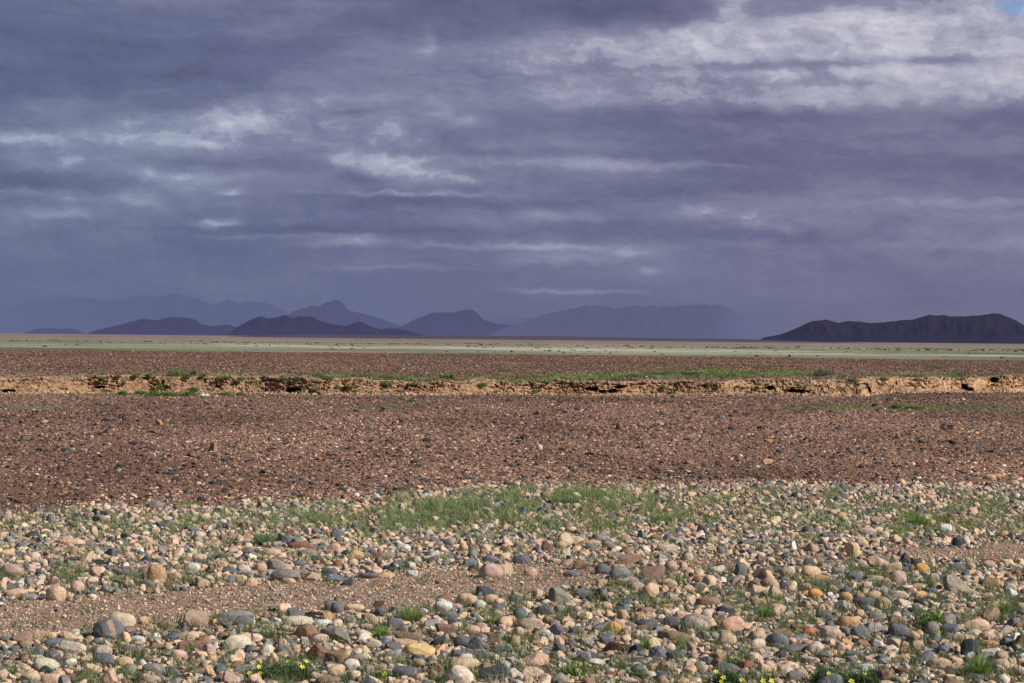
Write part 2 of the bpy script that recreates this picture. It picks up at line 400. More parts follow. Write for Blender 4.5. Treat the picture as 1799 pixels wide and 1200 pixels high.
GRASS = [ # px, py, rx, ry, density : grass growing between the cobbles
 (820,900,170,26,1.0),(980,885,150,24,1.0),(1100,895,130,22,.8),(700,925,130,16,.8),(560,905,110,16,.5),(450,930,70,18,.55),(1230,915,110,16,.6),
 (1000,925,120,12,.7),(870,935,120,12,.6),(380,940,60,14,.5),(300,925,60,10,.35),(200,915,60,10,.3),(110,925,50,8,.4),(60,905,60,8,.35),(20,975,30,10,.4),(95,980,40,8,.35),
 (210,965,40,10,.4),(230,930,40,8,.4),(370,970,30,9,.7),(1610,910,40,16,1.0),(1650,935,60,12,.6),(1740,885,60,14,.7),(1780,940,40,14,.6),(1450,905,120,22,.5),(1330,900,90,20,.45),(1700,905,110,20,.6),(1560,895,80,16,.4),(520,912,180,20,.7),(150,930,180,22,.5),(320,920,120,16,.5),
 (1530,925,50,12,.4),(1750,965,50,8,.3),(1250,1000,30,9,.7),(1180,1000,30,8,.5),(1390,985,70,10,.4),(1110,960,60,10,.4),(1330,960,40,10,.4),(975,950,25,8,.5),
 (1180,1090,30,8,.3),(1010,1085,30,14,.8),(1150,1065,22,12,.7),(1345,1078,30,12,.9),(1400,1095,30,12,.8),(1320,1060,20,12,.5),(1130,1130,22,12,.8),(1195,1135,18,8,.8),
 (1215,1110,24,8,.5),(1290,1158,40,7,.9),(1010,1178,50,14,.9),(905,1160,18,10,.9),(975,1150,25,12,.7),(1080,1175,40,8,.7),(1120,1170,20,6,.7),(1240,1130,20,8,.5),
 (470,1112,22,12,1),(500,1105,20,8,.6),(670,1110,14,16,.9),(720,1080,30,20,.7),(780,1085,18,10,.7),(862,1090,14,14,.9),(815,1110,10,6,.6),(650,1180,50,8,.7),
 (850,1190,50,10,.7),(620,1195,60,6,.6),(510,1185,70,16,1.0),(400,1175,40,16,.8),(280,1150,20,8,.8),(150,1195,26,10,1),(10,1180,20,12,.8),(105,1115,14,8,.6),
 (105,1182,14,8,.4),(170,1145,14,6,.5),(1440,1158,30,8,.6),(1375,1150,20,10,.7),(1500,1190,60,12,1.0),(1600,1175,40,14,.6),(1720,1170,26,30,.9),(1770,1190,40,10,.7),
 (1760,1065,40,16,.9),(1700,1060,40,12,.6),(1580,1120,20,8,.5),(1620,1115,24,6,.5),(1765,1090,20,8,.6),(1420,1065,30,8,.5),(1350,1195,60,8,.9),(1275,1192,40,8,.9),
 (1430,1125,10,5,.9),(1505,1057,14,10,.8),(1560,1075,20,6,.5),(160,1040,30,8,.6),(335,1008,14,6,.7),(250,1085,30,8,.4),(205,1115,20,8,.5),(310,1105,24,10,.5),(830,1000,14,8,.5),
 (730,990,20,10,.6),(640,940,60,14,.6),(550,975,20,8,.5),(1560,1045,20,10,.4),(1490,1040,16,8,.6),(720,1045,18,8,.5),(880,1180,60,10,.5)]
def grass_density(px, py):
    g = np.zeros_like(px)
    for c in GRASS: g = np.maximum(g, ell(px, py, *c[:4]) * c[4])
    n = fbm(px / 30, py / 9, 0, 4, 80)
    g = np.clip(g, 0, 1) * np.where(py < 945, np.clip(0.58 + 1.9 * n, 0.06, 1), np.clip(0.8 + 1.2 * n, .3, 1))
    base = np.where(py < 945, .42, np.where(py > 1000, .64, .34)) * sst(np.where(py > 1000, -.22, -.12), .45, fbm(px / 34, py / 12, 0, 3, 84)) * (py > 860)
    out = np.maximum(g, base) * (1 - .85 * track_mask(px, py)) * sst(-14, 4, py - crest_py(px))
    return np.where((px < -80) | (px > 1880), np.maximum(out, .25 * sst(0, .5, n)), out)

# ------------------------------------------------------------------ ground sheet
rr = [0.3, 2, 5, 8, 10.5, 12]
while rr[-1] < 110: rr.append(rr[-1] * 1.006)
while rr[-1] < 3000: rr.append(rr[-1] * 1.02)
while rr[-1] < 90000: rr.append(rr[-1] * 1.09)
rr = np.array(rr)
fa = np.arange(-17, 17.001, .055); ca = np.arange(17, 343, 4.075)
aa = np.radians(np.concatenate([fa, ca[1:], [343.0]]))
RR, AA = np.meshgrid(rr, aa, indexing='ij')
GX = RR * np.sin(AA); GY = RR * np.cos(AA)
front = (np.abs(((AA + np.pi) % (2 * np.pi)) - np.pi) < math.radians(60))
GZ = np.where(front, gz(GX, np.where(front, GY, 1)), 0)
gpts = np.stack([GX, GY, GZ], -1).reshape(-1, 3)
yf = np.where(front, GY, 10.).ravel(); xf = np.where(front, GX, 0.).ravel()
pxx, pyy = project(np.stack([xf, np.maximum(yf, 6), GZ.ravel()], 1))
X = gpts[:, 0]; Y = yf
c_soil = np.array([.215, .165, .11]); c_track = np.array([.40, .285, .215]); c_varn = np.array([.235, .145, .105])
c_green = np.array([.13, .17, .06]); c_pale = np.array([.285, .285, .205]); c_tan = np.array([.32, .25, .19]); c_red = np.array([.26, .195, .165])
T = np.tile(c_varn, (len(X), 1)) * (1 + .5 * fbm(X * .3, Y * .09, 0, 4, 145))[:, None]
def lay(T, m, c): m = np.clip(m, 0, 1)[:, None]; return T * (1 - m) + np.asarray(c) * m
fr = sst(-6, 6, pyy - crest_py(pxx)) * (Y < 40)
T = lay(T, fr, c_soil)
T = lay(T, track_mask(pxx, pyy) * fr, c_track)
T = lay(T, fr * np.clip(grass_density(pxx, pyy) * .9, 0, .5), [.24, .215, .12])
# thin green lines on the gravel before the bank
def green_line(cx, cy, rx, ry): return ell(pxx, pyy, cx, cy, rx, ry) * (0.6 + .6 * fbm(X * 1.3, Y * .5, 0, 3, 90))
for e in [(1620, 716, 190, 6), (1480, 712, 90, 3), (1760, 722, 80, 4), (60, 716, 90, 5), (700, 712, 90, 2.6), (540, 703, 60, 1.6), (1170, 701, 40, 1.4)]:
    T = lay(T, green_line(*e) * .8 * (Y < bank_y(X)), c_green)
ub = Y - bank_y(X)
T = lay(T, np.exp(-((ub + 1.0) / 1.2) ** 2) * .7 * (Y < 120), [.33, .25, .17])
T = lay(T, sst(.2, 1.5, ub) * sst(9, 3, ub) * .6, [.36, .27, .19])
T = lay(T, sst(1.5, 3, ub) * sst(22, 6, ub) * (.25 + .5 * fbm(X * .3, Y * .12, 0, 3, 91)) * sst(-16, -5, X), [.17, .19, .075])
# far plain
d_ = Y + 10 * vn(X * .012, Y * .006, 0, 95) + 4 * vn(X * .05, Y * .02, 0, 96)
up = Y > 120
T = lay(T, sst(172, 186, d_) * up, [.22, .22, .15])
T = lay(T, sst(196, 232, d_) * up, c_pale)
n = fbm(X * .012, Y * .016, 0, 5, 97)
T = lay(T, sst(215, 260, d_) * up * sst(-.10, .10, n) * .85, [.43, .415, .34])
T = lay(T, sst(215, 260, d_) * up * sst(.02, .18, fbm(X * .016, Y * .024, 2., 5, 99)) * .8, [.20, .24, .13])
d_ = d_ + 160 * fbm(X * .004, Y * .008, 5., 4, 98)
T = lay(T, sst(195, 225, d_) * up * sst(.10, .2, fbm(X * .018, Y * .030, 8., 5, 121)) * .75, [.125, .135, .085])
T = lay(T, sst(300, 460, d_) * up * .8, [.28, .265, .195])
T = lay(T, sst(400, 620, d_) * up, [.27, .225, .185])
T = lay(T, sst(620, 1000, d_ - 900 * sst(0, 500, X)) * up, c_red)
gme = tri_mesh("ground", gpts, np.concatenate([grid_faces(len(rr), len(aa))]), T)
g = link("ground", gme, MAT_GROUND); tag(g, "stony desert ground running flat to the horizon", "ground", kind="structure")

# ------------------------------------------------------------------ cloud shadow on the far plain, painted dark on a low rise
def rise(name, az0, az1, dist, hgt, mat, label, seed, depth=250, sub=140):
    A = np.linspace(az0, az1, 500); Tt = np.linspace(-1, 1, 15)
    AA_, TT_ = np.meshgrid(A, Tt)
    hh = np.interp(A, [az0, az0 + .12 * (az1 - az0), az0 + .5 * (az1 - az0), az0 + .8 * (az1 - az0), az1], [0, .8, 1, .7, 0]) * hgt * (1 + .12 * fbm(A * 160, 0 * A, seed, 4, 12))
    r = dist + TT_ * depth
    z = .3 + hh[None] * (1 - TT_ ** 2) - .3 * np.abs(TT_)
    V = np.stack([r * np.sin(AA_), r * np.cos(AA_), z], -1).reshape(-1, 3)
    o = link(name, tri_mesh(name, V, grid_faces(*AA_.shape)), mat); tag(o, label, "cloud shadow", kind="structure"); return o
def aze(px, py):
    d = ray([px], [py])[0]; return math.atan2(d[0], d[1]), math.asin(d[2])
MAT_CLOUDSHADOW = hill_material("painted cloud shadow", (.035, .028, .028), srgb(100, 95, 115), .18)
rise("cloud_shadow_rise", aze(380, 590)[0], aze(1560, 600)[0], 2100, 3.6, MAT_CLOUDSHADOW, "long dark strip of cloud shadow along the horizon shaped as a low rise", 3.3)

# ------------------------------------------------------------------ mountains
def range_of_hills(name, prof, dist, mat, label, seed, rough=.055, spur=1.0):
    a = np.array([aze(p[0], p[1]) for p in prof])
    A = np.arange(a[0, 0], a[-1, 0], .9 / FPX)
    E = np.interp(A, a[:, 0], a[:, 1])
    k = np.ones(5) / 5.; Ep = np.convolve(np.pad(E, 2, mode='edge'), k, 'valid')
    H = np.maximum(np.tan(Ep) * dist + CAMH, 0)
    H = H * (1 + rough * fbm(A * 330, 0 * A, seed, 5, 31))
    hm = H.max(); depth = hm * 3.2
    Tt = np.concatenate([np.linspace(-1, 0, 34), np.linspace(.06, 1, 8)])
    AA_, TT_ = np.meshgrid(A, Tt)
    Hn = H[None]
    reach = (Hn / hm) ** .8
    r = dist + TT_ * depth * (.25 + .75 * reach)
    X_ = r * np.sin(AA_); Y_ = r * np.cos(AA_)
    t = np.abs(TT_)
    prof_ = 1 - t ** .85
    sc = 5.0 / hm * spur
    rid = 1 - np.abs(fbm(X_ * sc * .34 + .5 * fbm(X_ * sc * .3, Y_ * sc * .2, seed, 2, 53), Y_ * sc * .075, seed, 5, 51)) * 2.0
    z = Hn * (prof_ * (1 - .55 * np.sin(np.pi * np.clip(t, 0, 1)) * (1 - rid) * 1.2))
    z = np.minimum(z, Hn * (1 - .12 * t)) - 3 * (t > .97)
    V = np.stack([X_, Y_, z], -1).reshape(-1, 3)
    o = link(name, tri_mesh(name, V, grid_faces(*AA_.shape)), mat)
    tag(o, label, "mountain", kind="structure"); return o
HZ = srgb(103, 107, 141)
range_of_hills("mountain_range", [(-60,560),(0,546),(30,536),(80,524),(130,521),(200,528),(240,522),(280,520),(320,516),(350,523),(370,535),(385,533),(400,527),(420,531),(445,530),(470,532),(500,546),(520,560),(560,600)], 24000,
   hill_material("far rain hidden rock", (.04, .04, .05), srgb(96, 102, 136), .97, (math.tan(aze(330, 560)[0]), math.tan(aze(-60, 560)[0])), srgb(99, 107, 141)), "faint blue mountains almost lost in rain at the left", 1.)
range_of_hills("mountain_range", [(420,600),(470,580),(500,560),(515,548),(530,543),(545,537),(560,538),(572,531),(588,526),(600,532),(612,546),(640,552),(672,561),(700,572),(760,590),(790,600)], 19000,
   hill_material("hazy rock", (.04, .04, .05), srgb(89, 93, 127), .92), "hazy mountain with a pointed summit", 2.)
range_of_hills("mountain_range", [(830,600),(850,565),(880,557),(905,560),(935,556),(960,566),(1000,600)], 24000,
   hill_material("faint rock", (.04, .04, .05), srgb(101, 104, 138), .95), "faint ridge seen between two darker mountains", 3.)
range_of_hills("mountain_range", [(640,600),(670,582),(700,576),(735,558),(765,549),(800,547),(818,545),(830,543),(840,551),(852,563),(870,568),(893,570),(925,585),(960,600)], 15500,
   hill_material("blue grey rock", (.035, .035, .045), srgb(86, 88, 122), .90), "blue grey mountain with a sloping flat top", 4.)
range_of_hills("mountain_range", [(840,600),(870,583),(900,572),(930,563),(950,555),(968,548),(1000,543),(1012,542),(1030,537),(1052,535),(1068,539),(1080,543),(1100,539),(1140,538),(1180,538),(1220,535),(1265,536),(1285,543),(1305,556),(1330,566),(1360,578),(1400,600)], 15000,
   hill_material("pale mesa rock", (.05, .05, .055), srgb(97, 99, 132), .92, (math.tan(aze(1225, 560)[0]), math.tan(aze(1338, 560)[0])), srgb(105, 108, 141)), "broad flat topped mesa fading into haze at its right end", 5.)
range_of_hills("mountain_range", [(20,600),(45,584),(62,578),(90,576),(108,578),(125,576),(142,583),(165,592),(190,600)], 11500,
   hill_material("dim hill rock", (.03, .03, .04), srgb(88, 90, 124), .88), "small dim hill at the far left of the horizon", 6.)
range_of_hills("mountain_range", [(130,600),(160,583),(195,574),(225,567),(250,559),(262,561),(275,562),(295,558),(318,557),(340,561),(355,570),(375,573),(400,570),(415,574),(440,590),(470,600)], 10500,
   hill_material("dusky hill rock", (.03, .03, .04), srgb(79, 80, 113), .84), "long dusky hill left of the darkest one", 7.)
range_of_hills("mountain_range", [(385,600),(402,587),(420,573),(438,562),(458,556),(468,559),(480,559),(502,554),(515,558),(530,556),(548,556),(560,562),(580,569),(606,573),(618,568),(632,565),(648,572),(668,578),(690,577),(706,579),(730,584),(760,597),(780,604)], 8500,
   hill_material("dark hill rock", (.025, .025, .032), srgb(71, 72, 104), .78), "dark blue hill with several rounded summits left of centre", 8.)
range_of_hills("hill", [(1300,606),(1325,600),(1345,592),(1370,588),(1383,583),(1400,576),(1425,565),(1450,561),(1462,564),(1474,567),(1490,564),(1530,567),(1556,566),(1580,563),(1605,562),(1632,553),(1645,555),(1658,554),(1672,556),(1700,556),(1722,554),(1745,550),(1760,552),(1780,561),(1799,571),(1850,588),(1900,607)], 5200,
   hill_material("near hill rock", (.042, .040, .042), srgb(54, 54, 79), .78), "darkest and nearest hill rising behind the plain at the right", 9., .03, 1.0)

# ------------------------------------------------------------------ the eroded earth bank
def build_bank():
    xs = np.arange(-34, 34, .026)
    ts = np.concatenate([np.linspace(-.25, 0, 5)[:-1], np.linspace(0, 1, 30), 1 + np.linspace(.03, 1, 22) ** 1.5])
    Xs, Ts = np.meshgrid(xs, ts)
    yb = bank_y(Xs); h = bank_h(Xs)
    lean = np.clip(.42 + .55 * vn(Xs * .45, 0 * Xs, 1., 100), .12, 1.1)      # steep in places, slumped in others
    slump = np.exp(-((Xs - 11.6) / 1.3) ** 2)
    lean = lean + 1.3 * slump
    tf = np.clip(Ts, 0, 1); back = np.clip(Ts - 1, 0, None)
    y = yb + lean * tf * .9 + back * 2.6
    z = h * tf ** (.8 + .0 * tf)
    # layered crust, crumbling blocks and cracks
    zz = z
    face = np.where(Ts > 1, np.exp(-back * 14), 1) * np.where(Ts < 0, 0, 1)
    big = fbm(Xs * 1.2, zz * 2.2, 3.3, 4, 101)
    lay_ = np.abs(((zz * 9 + 1.2 * fbm(Xs * .8, zz * 2, 0, 3, 102)) % 1) - .5) * 2
    fine = fbm(Xs * 8, zz * 16, 0, 5, 103)
    fine2 = fbm(Xs * 22, zz * 30, 5, 3, 113)
    crack = np.exp(-(np.abs(fbm(Xs * 2.6, zz * 1.3, 7, 3, 104)) / .028) ** 2)
    hcr = np.exp(-(np.abs(fbm(Xs * .9, zz * 6.5, 9, 3, 105)) / .035) ** 2)
    d = .15 * big + .04 * (lay_ - .5) + .10 * fine + .075 * fine2 - .16 * crack * (tf > .15) - .20 * hcr * sst(.1, .3, tf) * sst(1.02, .9, Ts)
    d = d + .03 * sst(.75, .92, tf) * (1 - slump)                              # overhanging lip
    # hollows washed out of the face
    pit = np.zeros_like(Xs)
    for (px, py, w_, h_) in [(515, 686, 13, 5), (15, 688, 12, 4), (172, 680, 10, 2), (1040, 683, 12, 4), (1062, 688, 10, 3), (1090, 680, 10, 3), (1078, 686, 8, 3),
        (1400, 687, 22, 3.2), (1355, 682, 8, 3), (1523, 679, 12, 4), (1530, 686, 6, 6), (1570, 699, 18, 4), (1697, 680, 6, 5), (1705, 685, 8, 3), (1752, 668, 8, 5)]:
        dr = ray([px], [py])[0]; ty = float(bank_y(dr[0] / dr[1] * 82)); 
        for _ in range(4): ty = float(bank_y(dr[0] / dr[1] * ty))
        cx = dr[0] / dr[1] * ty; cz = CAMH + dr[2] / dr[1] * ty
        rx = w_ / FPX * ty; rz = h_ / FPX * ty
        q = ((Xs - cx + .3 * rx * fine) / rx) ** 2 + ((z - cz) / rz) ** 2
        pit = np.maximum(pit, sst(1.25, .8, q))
    y = y - d * face * (1 - pit) * np.interp(Xs, [-16, -8, 8, 13, 18], [.7, .7, .85, .8, .65]) + pit * .55 * np.where(Ts > 1, 0, 1)
    z = z + face * (.05 * fine + .03 * big) * sst(0, .1, tf)
    z = np.where(Ts < 0, -.03 + 0 * z, z) + np.where(Ts <= 0, gz(Xs, y) * (1 - up0(Xs, y)), 0)
    z = np.where(Ts > 1, h + (gz(Xs, y) - h) * sst(.05, .7, back) + .05 * fine * np.exp(-back * 3) + .02 * np.clip(1 - back, 0, 1) - .08 * sst(.8, 1, back), z)
    yx = y + np.where(Ts < 0, Ts * 1.6, 0)
    V = np.stack([Xs, yx, z], -1).reshape(-1, 3)
    n1 = fbm(Xs * .8, z * 3, 1, 4, 107)[..., None]; n2 = fbm(Xs * 5, z * 12, 2, 4, 108)[..., None]
    base = np.array([.56, .35, .205]); crust = np.array([.42, .29, .205]); dark = np.array([.16, .105, .075])
    c = base * (1 + .28 * n1 + .45 * n2)
    c = c * (np.interp(Xs, [-16, 4, 10, 18], [.86, .95, 1.0, 1.12]))[..., None]
    cr = (sst(.62, .98, tf + .25 * n1[..., 0]) * .75)[..., None]
    c = c * (1 - cr) + crust * (1 + .4 * n2) * cr
    red = sst(.12, .4, fbm(Xs * .5, z * 1.5, 4, 3, 109))[..., None] * .45
    c = c * (1 - red) + np.array([.33, .215, .155]) * red
    dk = np.clip(sst(-.05, -.28, fine + .5 * fine2) * .5 + .25 * hcr * (big > .0) + .15 * crack * (tf > .2), 0, .7)[..., None] * np.where(Ts > 1, .3, 1)[..., None]
    c = c * (1 - dk) + dark * dk
    peb = sst(.18, .45, fbm(Xs * 14, Ts * 22, 6, 2, 115))[..., None]; c = c * (1 - .35 * peb * cr - .15 * peb)
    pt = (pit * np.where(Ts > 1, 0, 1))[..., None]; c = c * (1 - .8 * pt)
    gt = (sst(1.1, 1.5, Ts) * sst(.05, .3, fbm(Xs * .5, y * .4, 4, 3, 110)) * .6)[..., None]; c = c * (1 - gt) + np.array([.17, .19, .08]) * gt
    o = link("earth_bank", tri_mesh("earth_bank", V, grid_faces(len(ts), len(xs)), c.reshape(-1, 3), smooth=False), MAT_BANK)
    tag(o, "low eroded tan earth bank cutting across the plain", "earth bank", kind="structure")
def up0(x, y): return sst(.35, 1.3, y - bank_y(x))
build_bank()

